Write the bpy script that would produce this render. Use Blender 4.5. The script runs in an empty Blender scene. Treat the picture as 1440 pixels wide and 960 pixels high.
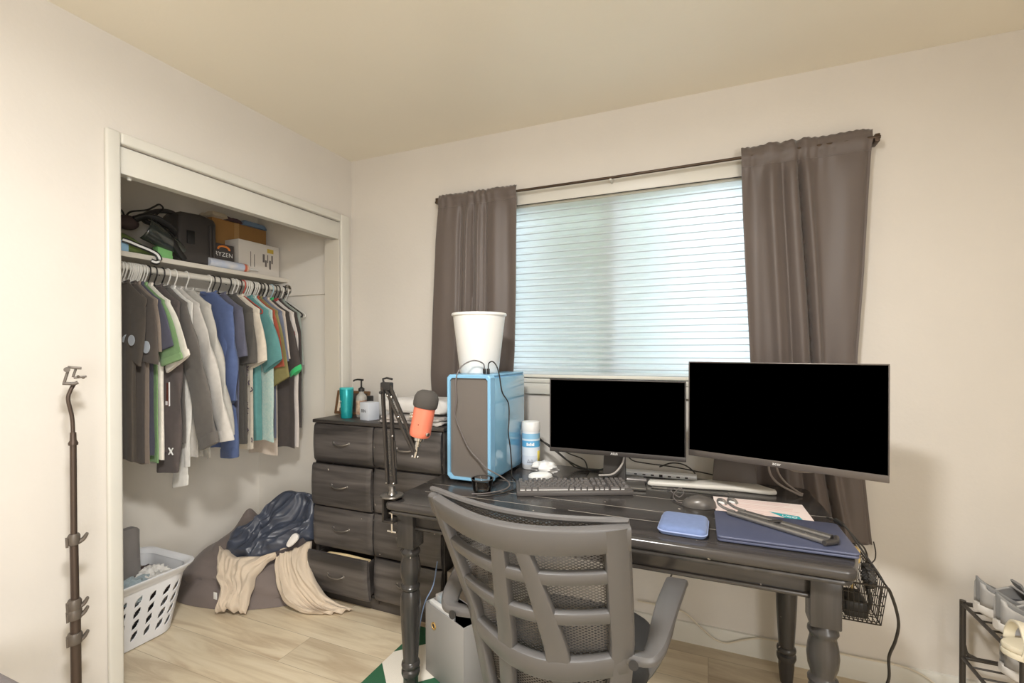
import bpy, bmesh, math, random
from mathutils import Vector, Matrix, noise
random.seed(7)
SC = bpy.context.scene
COL = SC.collection
PI = math.pi
WM = {}

# ---------------------------------------------------------------- helpers
def lin(c):
    r = []
    for v in c[:3]:
        v = v / 255.0
        r.append(v / 12.92 if v <= 0.04045 else ((v + 0.055) / 1.055) ** 2.4)
    return (r[0], r[1], r[2], 1.0)

def mat(name, col, rough=0.5, metal=0.0, var=0.0, scale=12.0, bump=0.0, bscale=200.0, stretch=(1, 1, 1), spec=0.5, sheen=0.0,
        coat=0.0, trans=0.0, col2=None):
    m = bpy.data.materials.new(name)
    m.use_nodes = True
    nt = m.node_tree
    b = nt.nodes['Principled BSDF']
    b.inputs['Base Color'].default_value = lin(col)
    b.inputs['Roughness'].default_value = rough
    b.inputs['Metallic'].default_value = metal
    b.inputs['Specular IOR Level'].default_value = spec
    if sheen: b.inputs['Sheen Weight'].default_value = sheen
    if coat: b.inputs['Coat Weight'].default_value = coat
    if trans: b.inputs['Transmission Weight'].default_value = trans
    tc = nt.nodes.new('ShaderNodeTexCoord')
    mp = nt.nodes.new('ShaderNodeMapping')
    mp.inputs['Scale'].default_value = stretch
    nt.links.new(tc.outputs['Object'], mp.inputs['Vector'])
    if var or col2:
        n = nt.nodes.new('ShaderNodeTexNoise')
        n.inputs['Scale'].default_value = scale
        n.inputs['Detail'].default_value = 5
        nt.links.new(mp.outputs['Vector'], n.inputs['Vector'])
        r = nt.nodes.new('ShaderNodeValToRGB')
        c = lin(col)
        if col2:
            r.color_ramp.elements[0].color = c
            r.color_ramp.elements[1].color = lin(col2)
        else:
            r.color_ramp.elements[0].color = tuple(x * (1 - var) for x in c[:3]) + (1,)
            r.color_ramp.elements[1].color = tuple(min(1, x * (1 + var)) for x in c[:3]) + (1,)
        r.color_ramp.elements[0].position = 0.32
        r.color_ramp.elements[1].position = 0.68
        nt.links.new(n.outputs['Fac'], r.inputs['Fac'])
        nt.links.new(r.outputs['Color'], b.inputs['Base Color'])
    if bump:
        n2 = nt.nodes.new('ShaderNodeTexNoise')
        n2.inputs['Scale'].default_value = bscale
        n2.inputs['Detail'].default_value = 3
        nt.links.new(mp.outputs['Vector'], n2.inputs['Vector'])
        bp = nt.nodes.new('ShaderNodeBump')
        bp.inputs['Strength'].default_value = bump
        bp.inputs['Distance'].default_value = 0.004
        nt.links.new(n2.outputs['Fac'], bp.inputs['Height'])
        nt.links.new(bp.outputs['Normal'], b.inputs['Normal'])
    return m

def catmull(pts, k=6, closed=False):
    pts = [Vector(p) for p in pts]
    n = len(pts)
    out = []
    rng = range(n) if closed else range(n - 1)
    for i in rng:
        if closed:
            p0, p1, p2, p3 = pts[(i - 1) % n], pts[i], pts[(i + 1) % n], pts[(i + 2) % n]
        else:
            p1, p2 = pts[i], pts[i + 1]
            p0 = pts[i - 1] if i > 0 else p1 * 2 - p2
            p3 = pts[i + 2] if i + 2 < n else p2 * 2 - p1
        for j in range(k):
            t = j / k
            out.append(0.5 * ((2 * p1) + (p2 - p0) * t + (2 * p0 - 5 * p1 + 4 * p2 - p3) * t * t + (3 * p1 - p0 - 3 * p2 + p3) * t ** 3))
    if not closed:
        out.append(pts[-1])
    return out

class MB:
    """collects pieces and links them as ONE mesh object"""
    def __init__(s):
        s.v = []; s.f = []
    def add(s, vs, fs, M=None):
        o = len(s.v)
        for p in vs:
            p = Vector(p)
            if M is not None: p = M @ p
            s.v.append(p)
        for f in fs: s.f.append(tuple(i + o for i in f))
        return s
    def box(s, lo, hi, bev=0.0, seg=2, M=None):
        lo = Vector(lo); hi = Vector(hi)
        c = (lo + hi) / 2; d = hi - lo
        bm = bmesh.new()
        bmesh.ops.create_cube(bm, size=1)
        for v in bm.verts: v.co = Vector((v.co.x * d.x + c.x, v.co.y * d.y + c.y, v.co.z * d.z + c.z))
        if bev > 0:
            bmesh.ops.bevel(bm, geom=list(bm.edges), offset=min(bev, min(abs(d.x), abs(d.y), abs(d.z)) * 0.49), segments=seg, profile=0.5, affect='EDGES')
        bm.verts.index_update()
        s.add([v.co.copy() for v in bm.verts], [[v.index for v in f.verts] for f in bm.faces], M)
        bm.free()
        return s
    def slab(s, poly, z0, z1, bev=0.0, seg=2, M=None, axis='z'):
        """outline extruded along an axis"""
        bm = bmesh.new()
        vs = [bm.verts.new((p[0], p[1], z0)) for p in poly]
        f = bm.faces.new(vs)
        r = bmesh.ops.extrude_face_region(bm, geom=[f])
        for e in r['geom']:
            if isinstance(e, bmesh.types.BMVert): e.co.z = z1
        bmesh.ops.recalc_face_normals(bm, faces=bm.faces)
        if bev > 0:
            ed = [e for e in bm.edges if abs(e.verts[0].co.z - e.verts[1].co.z) < 1e-6]
            bmesh.ops.bevel(bm, geom=ed, offset=bev, segments=seg, profile=0.5, affect='EDGES')
        bm.verts.index_update()
        A = Matrix.Identity(4)
        if axis == 'y': A = Matrix(((1, 0, 0, 0), (0, 0, 1, 0), (0, 1, 0, 0), (0, 0, 0, 1)))
        if axis == 'x': A = Matrix(((0, 0, 1, 0), (1, 0, 0, 0), (0, 1, 0, 0), (0, 0, 0, 1)))
        MM = A if M is None else M @ A
        s.add([v.co.copy() for v in bm.verts], [[v.index for v in f.verts] for f in bm.faces], MM)
        bm.free()
        return s
    def loft(s, rings, cap0=True, cap1=True, M=None, closed=True):
        n = len(rings[0]); vs = []; fs = []
        for r in rings: vs += list(r)
        for i in range(len(rings) - 1):
            for j in range(n if closed else n - 1):
                a = i * n + j; b = i * n + (j + 1) % n
                fs.append((a, b, b + n, a + n))
        if cap0: fs.append(tuple(reversed(range(n))))
        if cap1: fs.append(tuple((len(rings) - 1) * n + j for j in range(n)))
        return s.add(vs, fs, M)
    def tube(s, pts, r, n=8, k=0, closed=False, M=None, flat=1.0):
        pts = catmull(pts, k, closed) if k else [Vector(p) for p in pts]
        N = len(pts)
        rings = []
        t0 = (pts[1] - pts[0]).normalized()
        up = Vector((0, 0, 1)) if abs(t0.z) < 0.9 else Vector((1, 0, 0))
        a = (up - t0 * up.dot(t0)).normalized()
        for i in range(N):
            if closed: t = (pts[(i + 1) % N] - pts[i - 1])
            else: t = pts[min(i + 1, N - 1)] - pts[max(i - 1, 0)]
            if t.length < 1e-9: t = t0
            t.normalize()
            a = a - t * a.dot(t)
            if a.length < 1e-6: a = t.orthogonal()
            a.normalize()
            b = t.cross(a)
            rr = r[min(len(r) - 1, int(i * len(r) / N))] if isinstance(r, (list, tuple)) else r
            rings.append([pts[i] + a * (rr * math.cos(2 * PI * j / n)) * flat + b * (rr * math.sin(2 * PI * j / n)) for j in range(n)])
        if closed:
            rings.append(rings[0])
            return s.loft(rings, False, False, M)
        return s.loft(rings, True, True, M)
    def lathe(s, prof, n=28, M=None, c=(0, 0, 0), cap=True):
        c = Vector(c)
        rings = [[c + Vector((max(r, 1e-5) * math.cos(2 * PI * j / n), max(r, 1e-5) * math.sin(2 * PI * j / n), z)) for j in range(n)] for r, z in prof]
        return s.loft(rings, cap, cap, M)
    def bar(s, pts, wid, thk, wdir, k=0, M=None, bev=0.3):
        """rounded rectangular section swept along pts; wdir = width direction (vector or list), wid/thk number or list"""
        pts = [Vector(p) for p in pts]
        N = len(pts)
        rings = []
        for i in range(N):
            t = (pts[min(i + 1, N - 1)] - pts[max(i - 1, 0)]).normalized()
            w = Vector(wdir[i]) if isinstance(wdir, list) else Vector(wdir)
            w = (w - t * w.dot(t)).normalized()
            nrm = t.cross(w)
            a = (wid[i] if isinstance(wid, list) else wid) / 2
            h = (thk[i] if isinstance(thk, list) else thk) / 2
            q = min(a, h) * bev * 2
            sec = [(a - q, h), (a - q * .3, h - q * .3), (a, h - q), (a, -h + q), (a - q * .3, -h + q * .3), (a - q, -h), (-a + q, -h), (-a + q * .3, -h + q * .3), (-a, -h + q), (-a, h - q), (-a + q * .3, h - q * .3), (-a + q, h)]
            rings.append([pts[i] + w * x + nrm * y for x, y in sec])
        return s.loft(rings, True, True, M)
    def grid(s, fn, nu, nv, M=None):
        vs = [fn(i / nu, j / nv) for j in range(nv + 1) for i in range(nu + 1)]
        fs = []
        for j in range(nv):
            for i in range(nu):
                a = j * (nu + 1) + i
                fs.append((a, a + 1, a + nu + 2, a + nu + 1))
        return s.add(vs, fs, M)
    def ball(s, c, r, n=16, m=10, M=None):
        c = Vector(c); R = Vector(r) if not isinstance(r, (int, float)) else Vector((r, r, r))
        rings = []
        for i in range(m + 1):
            ph = -PI / 2 + PI * i / m
            cr = max(math.cos(ph), 1e-4)
            rings.append([c + Vector((R.x * cr * math.cos(2 * PI * j / n), R.y * cr * math.sin(2 * PI * j / n), R.z * math.sin(ph))) for j in range(n)])
        return s.loft(rings, True, True, M)

def tag(o, label=None, cat=None, group=None, kind=None):
    if label: o['label'] = label
    if cat: o['category'] = cat
    if group: o['group'] = group
    if kind: o['kind'] = kind
    return o

def thing(name, label, cat, loc=(0, 0, 0), rotz=0.0, group=None):
    o = bpy.data.objects.new(name, None)
    o.empty_display_size = 0.05
    COL.objects.link(o)
    o.location = loc; o.rotation_euler = (0, 0, rotz)
    WM[o.name] = Matrix.Translation(Vector(loc)) @ Matrix.Rotation(rotz, 4, 'Z')
    return tag(o, label, cat, group)

def build(name, mb, m, parent=None, local=False, sharp=38, solid=0.0, sub=0, label=None, base=None, bevel=0.0):
    """world-coordinate pieces -> one mesh object (child of parent when given)"""
    vs = mb.v
    W = None
    if parent is not None:
        W = WM[parent.name]
        if not local:
            I = W.inverted()
            vs = [I @ p for p in vs]
    elif base is not None:
        W = Matrix.Translation(Vector(base))
        vs = [p - Vector(base) for p in vs]
    me = bpy.data.meshes.new(name)
    me.from_pydata([tuple(p) for p in vs], [], mb.f)
    bm = bmesh.new(); bm.from_mesh(me)
    bmesh.ops.remove_doubles(bm, verts=bm.verts, dist=1e-6)
    bmesh.ops.recalc_face_normals(bm, faces=bm.faces)
    bm.to_mesh(me); bm.free()
    me.materials.append(m)
    me.polygons.foreach_set('use_smooth', [True] * len(me.polygons))
    me.set_sharp_from_angle(angle=math.radians(sharp))
    o = bpy.data.objects.new(name, me)
    COL.objects.link(o)
    if parent is not None: o.parent = parent
    elif base is not None: o.location = base
    WM[o.name] = W if W is not None else Matrix.Identity(4)
    if sub:
        md = o.modifiers.new('s', 'SUBSURF'); md.levels = sub; md.render_levels = sub
    if solid:
        md = o.modifiers.new('t', 'SOLIDIFY'); md.thickness = solid; md.offset = 0
    if bevel:
        md = o.modifiers.new('b', 'BEVEL'); md.width = bevel; md.segments = 2; md.limit_method = 'ANGLE'
    if label: o['label'] = label
    return o

def struct(name, mb, m, **k):
    return tag(build(name, mb, m, **k), kind='structure')

def single(name, label, cat, mb, m, base, group=None, **k):
    return tag(build(name, mb, m, base=base, **k), label, cat, group)

def text(name, s, size, M, m, parent, depth=0.0004, spacing=1.0):
    cu = bpy.data.curves.new(name, 'FONT')
    cu.body = s; cu.size = size; cu.align_x = 'CENTER'; cu.align_y = 'CENTER'; cu.extrude = depth; cu.space_character = spacing
    t = bpy.data.objects.new('tmp', cu)
    COL.objects.link(t)
    dg = bpy.context.evaluated_depsgraph_get()
    me = bpy.data.meshes.new_from_object(t.evaluated_get(dg))
    bpy.data.objects.remove(t)
    I = WM[parent.name].inverted()
    me.transform(I @ M)
    me.materials.clear(); me.materials.append(m)
    me.name = name
    o = bpy.data.objects.new(name, me)
    COL.objects.link(o); o.parent = parent
    WM[o.name] = WM[parent.name]
    return o

def basis(o, x, y):
    """matrix whose local x,y axes are the given world directions"""
    x = Vector(x).normalized(); y = Vector(y); y = (y - x * y.dot(x)).normalized(); z = x.cross(y)
    M = Matrix((x, y, z)).transposed().to_4x4()
    M.translation = Vector(o)
    return M

def copy_tree(o, parent=None):
    c = o.copy(); COL.objects.link(c)
    if parent is not None: c.parent = parent
    WM[c.name] = WM[o.name]
    for ch in list(o.children): copy_tree(ch, c)
    return c

def nz(x, y, z=0.0): return noise.noise(Vector((x, y, z)))
def ridge(x, y, z=0.0): return 1 - abs(noise.noise(Vector((x, y, z)))) * 2
def sm(a, b, t):
    t = max(0, min(1, (t - a) / (b - a))); return t * t * (3 - 2 * t)

# ---------------------------------------------------------------- shared materials
M_black = mat('black_plastic', (30, 29, 29), 0.42)
M_dark = mat('dark_grey_plastic', (62, 59, 57), 0.4)
M_chairgrey = mat('grey_plastic', (80, 78, 77), 0.36, bump=0.05, bscale=600)
M_white = mat('white_plastic', (228, 227, 224), 0.38)
M_chrome = mat('chrome', (200, 198, 195), 0.18, 1.0)
M_screen = mat('screen_glass', (0, 0, 0), 0.5, spec=0.0)
M_metalgrey = mat('grey_metal', (120, 117, 113), 0.3, 0.9)
M_cable = mat('black_cable', (40, 37, 34), 0.5)
M_cableg = mat('grey_cable', (98, 92, 90), 0.5)
M_cablew = mat('white_cable', (205, 196, 178), 0.5)
M_paintw = mat('white_paint', (204, 202, 194), 0.38, var=0.02, scale=5)
M_ink = mat('dark_ink', (58, 56, 58), 0.6)
M_inkw = mat('white_ink', (240, 240, 238), 0.5)
LAMP, SKY, EXPO, FILL = 48.0, 8.2, 0.0, 86.0
# ---------------------------------------------------------------- room
XL, YB, ZC = -1.982, 2.248, 2.44
CX0, CY0, CY1 = -2.76, 0.86, 2.24     # closet back wall, left wall, right wall
XR, YF = 1.75, -3.0
ZH, YO0, YO1 = 2.055, 1.036, 2.145    # closet opening

M_wall = mat('wall_paint', (206, 201, 194), 0.55, var=0.02, scale=3, bump=0.14, bscale=70, spec=0.3)
M_ceil = mat('ceiling_paint', (232, 226, 212), 0.36, var=0.015, scale=2, bump=0.12, bscale=60, spec=0.35)
M_closet = mat('closet_paint', (230, 225, 216), 0.6, var=0.02, scale=3, bump=0.05, bscale=70)

def floor_mat():
    m = bpy.data.materials.new('floor_planks'); m.use_nodes = True
    nt = m.node_tree; L = nt.links; N = nt.nodes
    b = N['Principled BSDF']
    tc = N.new('ShaderNodeTexCoord')
    br = N.new('ShaderNodeTexBrick')
    br.offset = 0.37; br.inputs['Scale'].default_value = 1.0
    br.inputs['Brick Width'].default_value = 1.22; br.inputs['Row Height'].default_value = 0.18
    br.inputs['Mortar Size'].default_value = 0.0012; br.inputs['Mortar Smooth'].default_value = 0.2
    br.inputs['Bias'].default_value = 0.0
    br.inputs['Color1'].default_value = (0, 0, 0, 1); br.inputs['Color2'].default_value = (1, 1, 1, 1)
    br.inputs['Mortar'].default_value = (0.4, 0.4, 0.4, 1)
    L.new(tc.outputs['Object'], br.inputs['Vector'])
    mp = N.new('ShaderNodeMapping'); mp.inputs['Scale'].default_value = (1.1, 9.0, 1.0)
    L.new(tc.outputs['Object'], mp.inputs['Vector'])
    ad = N.new('ShaderNodeVectorMath'); ad.operation = 'MULTIPLY_ADD'
    L.new(br.outputs['Color'], ad.inputs[0]); ad.inputs[1].default_value = (7, 3, 5); L.new(mp.outputs['Vector'], ad.inputs[2])
    n = N.new('ShaderNodeTexNoise'); n.inputs['Scale'].default_value = 1.6; n.inputs['Detail'].default_value = 8
    n.inputs['Roughness'].default_value = 0.6; n.inputs['Distortion'].default_value = 0.9
    L.new(ad.outputs[0], n.inputs['Vector'])
    r = N.new('ShaderNodeValToRGB')
    cs = [(0.25, (172, 152, 126)), (0.42, (194, 177, 151)), (0.55, (210, 196, 170)), (0.75, (220, 208, 185))]
    r.color_ramp.elements[0].position = cs[0][0]; r.color_ramp.elements[0].color = lin(cs[0][1])
    r.color_ramp.elements[1].position = cs[3][0]; r.color_ramp.elements[1].color = lin(cs[3][1])
    for p, c in cs[1:3]:
        e = r.color_ramp.elements.new(p); e.color = lin(c)
    L.new(n.outputs['Fac'], r.inputs['Fac'])
    hs = N.new('ShaderNodeHueSaturation')
    mr = N.new('ShaderNodeMapRange'); mr.inputs['To Min'].default_value = 0.9; mr.inputs['To Max'].default_value = 1.08
    L.new(br.outputs['Color'], mr.inputs['Value']); L.new(mr.outputs['Result'], hs.inputs['Value']); L.new(r.outputs['Color'], hs.inputs['Color'])
    mx = N.new('ShaderNodeMixRGB'); mx.inputs['Color2'].default_value = lin((120, 104, 84))
    ml = N.new('ShaderNodeMath'); ml.operation = 'MULTIPLY'; ml.inputs[1].default_value = 0.55
    L.new(br.outputs['Fac'], ml.inputs[0]); L.new(ml.outputs[0], mx.inputs['Fac']); L.new(hs.outputs['Color'], mx.inputs['Color1'])
    L.new(mx.outputs['Color'], b.inputs['Base Color'])
    b.inputs['Roughness'].default_value = 0.34
    return m
M_floor = floor_mat()

struct('floor', MB().box((CX0 - .1, YF - .1, -.05), (XR + .1, YB + .15, 0)), M_floor)
struct('ceiling', MB().box((CX0 - .1, YF - .1, ZC), (XR + .1, YB + .15, ZC + .06)), M_ceil)
w = MB()
w.box((XL - .107, YF - .1, 0), (XL, YO0, ZC)); w.box((XL - .107, YO0, ZH), (XL, YO1, ZC)); w.box((XL - .107, YO1, 0), (XL, YB, ZC))
struct('wall_left', w, M_wall)
# back wall with the window opening
WX0, WX1, WZ0, WZ1 = -1.1, 0.25, 1.165, 2.075
w = MB()
w.box((XL - .107, YB, 0), (WX0, YB + .13, ZC)); w.box((WX1, YB, 0), (XR + .1, YB + .13, ZC))
w.box((WX0, YB, 0), (WX1, YB + .13, WZ0)); w.box((WX0, YB, WZ1), (WX1, YB + .13, ZC))
struct('wall_back', w, M_wall)
struct('wall_right', MB().box((XR, YF, 0), (XR + .1, YB, ZC)), M_wall)
struct('wall_front', MB().box((XL, YF - .1, 0), (XR, YF, ZC)), M_wall)
w = MB()
w.box((CX0 - .1, CY0 - .1, 0), (CX0, CY1 + .1, ZC)); w.box((CX0, CY0 - .1, 0), (XL - .107, CY0, ZC)); w.box((CX0, CY1, 0), (XL - .107, CY1 + .1, ZC))
struct('wall_closet', w, M_closet)
# closet cleat under the rod, along the back and the right side
c = MB().box((CX0, CY0, 1.655), (CX0 + .016, CY1, 1.738)).box((CX0 + .0162, CY1 - .016, 1.655), (XL - .108, CY1, 1.738))
struct('trim_5', c, M_closet)
# closet casing, header board and its track
def casing(lo, hi): return MB().box(lo, hi, .008, 3)
struct('trim_1', casing((XL - .001, YO0 - .047, 0), (XL + .018, YO0, ZH + .043)), M_paintw)
struct('trim_2', casing((XL - .001, YO1, 0), (XL + .018, YO1 + .071, ZH + .043)), M_paintw)
struct('trim_3', casing((XL - .001, YO0, ZH), (XL + .018, YO1, ZH + .043)), M_paintw)
struct('trim_4', MB().box((XL - .019, YO0, 1.953), (XL - .001, YO1, ZH - .004), .002), M_paintw)
t = MB().box((XL - .06, YO0, 1.957), (XL - .02, YO1, 1.972), .002).lathe([(.006, 1.944), (.008, 1.948), (.008, 1.957)], 12, c=(XL - .03, YO0 + .05, 0))
struct('trim_6', t, M_paintw)
struct('trim_7', MB().box((XL - .106, YO0 + .0001, 0), (XL - .002, YO0 + .004, 1.953)).box((XL - .106, YO1 - .004, 0), (XL - .002, YO1 - .0001, 1.953)), mat('jamb_paint', (208, 202, 190), 0.45))
# baseboards
def board(y0, y1): return [(0, 0), (.013, 0), (.013, .075), (.009, .086), (0, .09)]
b = MB().slab([(YB, 0), (YB - .013, 0), (YB - .013, .074), (YB - .008, .087), (YB, .09)], XL + .02, XR, axis='x')
struct('baseboard_back', b, M_paintw)
b = MB().slab([(XL, 0), (XL + .013, 0), (XL + .013, .074), (XL + .008, .087), (XL, .09)], -YF, -(YO0 - .047), M=Matrix.Diagonal((1, -1, 1, 1)), axis='y')
struct('baseboard_left', b, M_paintw)
b = MB().slab([(XR, 0), (XR - .013, 0), (XR - .013, .074), (XR - .008, .087), (XR, .09)], YF, YB - .02, axis='y')
struct('baseboard_right', b, M_paintw)

# window: casing board, sill, frame with mullion, glass
M_vinyl = mat('window_vinyl', (222, 220, 210), 0.4)
t = MB().box((WX0 - .06, YB - .016, WZ1 - .03), (WX1 + .06, YB, WZ1 + .035), .003)
t.box((WX0 - .06, YB - .016, WZ0), (WX0, YB, WZ1 - .03), .003).box((WX1, YB - .016, WZ0), (WX1 + .06, YB, WZ1 - .03), .003)
struct('trim_8', t, M_paintw)
s = MB().box((WX0 - .07, YB - .024, WZ0 - .022), (WX1 + .07, YB + .05, WZ0), .005, 2).box((WX0 - .06, YB - .018, WZ0 - .078), (WX1 + .06, YB, WZ0 - .022), .003)
struct('trim_9', s, M_paintw)
xm = -.42
f = MB()
for a, b_ in (((WX0, WZ0), (WX0 + .04, WZ1)), ((WX1 - .04, WZ0), (WX1, WZ1)), ((xm - .035, WZ0), (xm + .035, WZ1)), ((WX0 + .04, WZ0), (WX1 - .04, WZ0 + .04)), ((WX0 + .04, WZ1 - .04), (WX1 - .04, WZ1))):
    f.box((a[0], YB + .09, a[1]), (b_[0], YB + .125, b_[1]), .004)
wf = struct('window_1', f, M_vinyl)
def glass_mat(name, tint, gl=0.08):
    m = bpy.data.materials.new(name); m.use_nodes = True
    nt = m.node_tree; N = nt.nodes; L = nt.links
    N.remove(N['Principled BSDF'])
    tr = N.new('ShaderNodeBsdfTransparent'); tr.inputs['Color'].default_value = tint
    g = N.new('ShaderNodeBsdfGlossy'); g.inputs['Roughness'].default_value = 0.03
    fr = N.new('ShaderNodeFresnel'); fr.inputs['IOR'].default_value = 1.45
    mx = N.new('ShaderNodeMixShader')
    L.new(fr.outputs[0], mx.inputs['Fac']); L.new(tr.outputs[0], mx.inputs[1]); L.new(g.outputs[0], mx.inputs[2])
    L.new(mx.outputs[0], N['Material Output'].inputs['Surface'])
    return m
M_glass = glass_mat('pane_glass', (.97, .98, .98, 1))
build('window_glass', MB().box((WX0 + .038, YB + .105, WZ0 + .038), (WX1 - .038, YB + .109, WZ1 - .038)), M_glass, parent=wf)
wf['label'] = 'white framed sliding window behind the shade'

# pleated shade
def shade_mat():
    m = bpy.data.materials.new('pleated_shade_fabric'); m.use_nodes = True
    nt = m.node_tree; N = nt.nodes; L = nt.links
    b = N['Principled BSDF']
    b.inputs['Base Color'].default_value = lin((236, 240, 242)); b.inputs['Roughness'].default_value = 0.8
    t = N.new('ShaderNodeBsdfTranslucent'); t.inputs['Color'].default_value = lin((232, 240, 246))
    rf = N.new('ShaderNodeBsdfRefraction'); rf.inputs['IOR'].default_value = 1.02; rf.inputs['Roughness'].default_value = 0.9
    rf.inputs['Color'].default_value = lin((232, 240, 246))
    m2 = N.new('ShaderNodeMixShader'); m2.inputs['Fac'].default_value = 0.0
    L.new(t.outputs[0], m2.inputs[1]); L.new(rf.outputs[0], m2.inputs[2])
    mx = N.new('ShaderNodeMixShader'); mx.inputs['Fac'].default_value = 0.62
    L.new(b.outputs[0], mx.inputs[1]); L.new(m2.outputs[0], mx.inputs[2])
    L.new(mx.outputs[0], N['Material Output'].inputs['Surface'])
    return m
M_shade = shade_mat()
bl = thing('window_shade', 'white pleated window shade pulled down, glowing with daylight', 'window shade', (-.425, YB + .03, WZ0))
zt, zb = WZ1 - .035, WZ0 + .02
pts = []
npl = 27
for i in range(npl * 2 + 1):
    u = i / (npl * 2)
    z = zt + (zb - zt) * u * (1.12 - .12 * u)
    pts.append((YB + .03 + (.0095 if i % 2 else -.0095), z))
vs = [(WX0 + .004, y, z) for y, z in pts] + [(WX1 - .004, y, z) for y, z in pts]
n_ = len(pts)
build('pleated_fabric', MB().add(vs, [(i, i + 1, n_ + i + 1, n_ + i) for i in range(n_ - 1)]), M_shade, bl, sharp=5)
sm_ = MB()
for i in range(1, n_ - 1, 2): sm_.box((WX0 + .005, pts[i][0] - .0022, pts[i][1] - .0018), (WX1 - .005, pts[i][0] - .0004, pts[i][1] + .0018)) if i % 2 == 0 else sm_.box((WX0 + .005, pts[i + 1][0] - .0026, pts[i + 1][1] - .002), (WX1 - .005, pts[i + 1][0] - .0008, pts[i + 1][1] + .002))
build('pleat_seams', sm_, mat('seam_grey', (176, 184, 190), .8), bl)
build('head_rail', MB().box((WX0 + .003, YB + .012, zt - .001), (WX1 - .003, YB + .06, WZ1 - .001), .004), mat('rail_grey', (196, 194, 182), 0.4), bl)
build('bottom_rail', MB().box((WX0 + .003, YB + .018, WZ0 + .002), (WX1 - .003, YB + .052, zb + .001), .003), M_vinyl, bl)

# outdoors seen only as colour through the shade
struct('ground_outside', MB().box((-6, YB + .2, -.12), (6, 12, -.06)), mat('outside_paving', (150, 150, 150), 0.8))
hg = MB()
random.seed(3)
for i in range(420):
    p = Vector((random.uniform(-.95, -.2), random.uniform(2.75, 3.05), random.uniform(0, 2.35)))
    d = Vector((random.uniform(-1, 1), random.uniform(-1, 1), random.uniform(-.6, 1))).normalized() * .16
    e = d.orthogonal().normalized() * .09
    hg.add([p - d, p + e * .9, p + d, p - e], [(0, 1, 2, 3)])
tag(build('hedge_outside', hg, mat('hedge_leaf', (120, 165, 100), 0.6), base=(-.57, 2.9, -.06)), 'green hedge outside, seen only as a green tint through the shade', 'hedge', kind='stuff')

# curtain rod and curtains
M_rod = mat('bronze_rod', (74, 60, 48), 0.35, 0.6)
YR = 2.192
cr = thing('curtain_rod', 'thin dark bronze curtain rod above the window', 'curtain rod', (-.4, YR, 2.1))
build('rod', MB().tube([(-1.36, YR, 2.103), (-.4, YR, 2.103), (.6, YR, 2.112)], .0065, 10), M_rod, cr)
build('bracket', MB().box((-.425, YR - .004, 2.09), (-.415, YB, 2.118), .002), M_paintw, cr, label='small white centre bracket')
for xx in (-1.35, .59):
    build('bracket', MB().box((xx - .008, YR - .006, 2.095), (xx + .008, YB - .0005, 2.125), .002), M_rod, cr)
M_curt = mat('taupe_satin', (90, 80, 75), 0.5, var=0.03, scale=6, sheen=0.25, bump=0.04, bscale=900)

def curtain(name, label, edges, folds, zsplit, ybase):
    """edges: list of (z, xleft, xright) from the top down; folds: (centre s, width, depth, start depth at top)"""
    def ed(z):
        for i in range(len(edges) - 1):
            a, b = edges[i], edges[i + 1]
            if a[0] >= z >= b[0]:
                t = (a[0] - z) / (a[0] - b[0])
                return a[1] + (b[1] - a[1]) * t, a[2] + (b[2] - a[2]) * t
        return edges[-1][1:]
    ztop, zbot = edges[0][0], edges[-1][0]
    def fn(u, v):
        z = ztop + (zbot - ztop) * v
        x0, x1 = ed(z)
        x = x0 + (x1 - x0) * u
        g = math.exp(-((z - 2.1) / .1) ** 2)
        y = ybase(z)
        for c_, wd, dp, kx in folds:
            cc = c_ + kx * (2.1 - z)
            y += dp * (1 - .93 * math.exp(-((z - 2.1) / .05) ** 2)) * math.exp(-((u - cc) / wd) ** 2)
        # gathers near the rod
        y += .0022 * g * math.sin(u * 62 + 3 * math.sin(u * 11)) + .0022 * nz(u * 9, z * 3)
        # the rod stretches the pocket
        y -= .012 * math.exp(-((z - 2.107) / .02) ** 2)
        if v == 0: z += .0018 * math.sin(u * 118 + 2 * math.sin(u * 13))
        return Vector((x, y, z))
    t = thing(name, label, 'curtain', ((edges[0][1] + edges[0][2]) / 2, YR, zbot))
    build('panel', MB().grid(fn, 90, 110), M_curt, t, solid=.0016, sharp=80)
    def hem(u, v):
        p = fn(u, 0.995 + v * .005); return p
    # rod pocket stitch: a fine raised seam
    zz = 2.068
    vv = (ztop - zz) / (ztop - zbot)
    build('pocket_seam', MB().tube([fn(i / 40, vv) + Vector((0, -.0016, 0)) for i in range(41)], .0012, 5), M_curt, t)
    return t
curtain('curtain', 'narrow taupe curtain panel left of the window, behind the white bin',
        [(2.135, -1.335, -.888), (1.9, -1.358, -.89), (1.6, -1.372, -.892), (1.3, -1.385, -.9), (1.08, -1.395, -.915), (.80, -1.395, -.925)],
        [(.30, .025, .016, .03), (.40, .025, -.016, .02), (.47, .018, .016, .02), (.54, .022, -.014, 0.02), (.62, .02, .014, 0.03), (.74, .06, -.012, 0.03), (.90, .05, .008, .02), (.10, .10, -.010, 0)], 0,
        lambda z: YR - .001 + .03 * (1 - sm(.98, 1.2, z)))
curtain('curtain', 'wide taupe curtain panel hanging behind the big right-hand monitor to below desk height',
        [(2.15, .124, .578), (1.9, .13, .565), (1.6, .143, .552), (1.27, .16, .532), (1.05, .17, .535), (.8, .17, .56), (.55, .19, .585)],
        [(.10, .07, .014, -.02), (.24, .05, -.022, .06), (.33, .025, .014, .10), (.40, .05, -.018, .13), (.455, .016, .030, .17), (.52, .035, -.020, .17), (.66, .09, .006, .06), (.86, .10, -.010, .0), (.985, .02, .012, 0)], 0,
        lambda z: YR + .004 + .012 * (1 - sm(.6, 1.1, z)))

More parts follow.
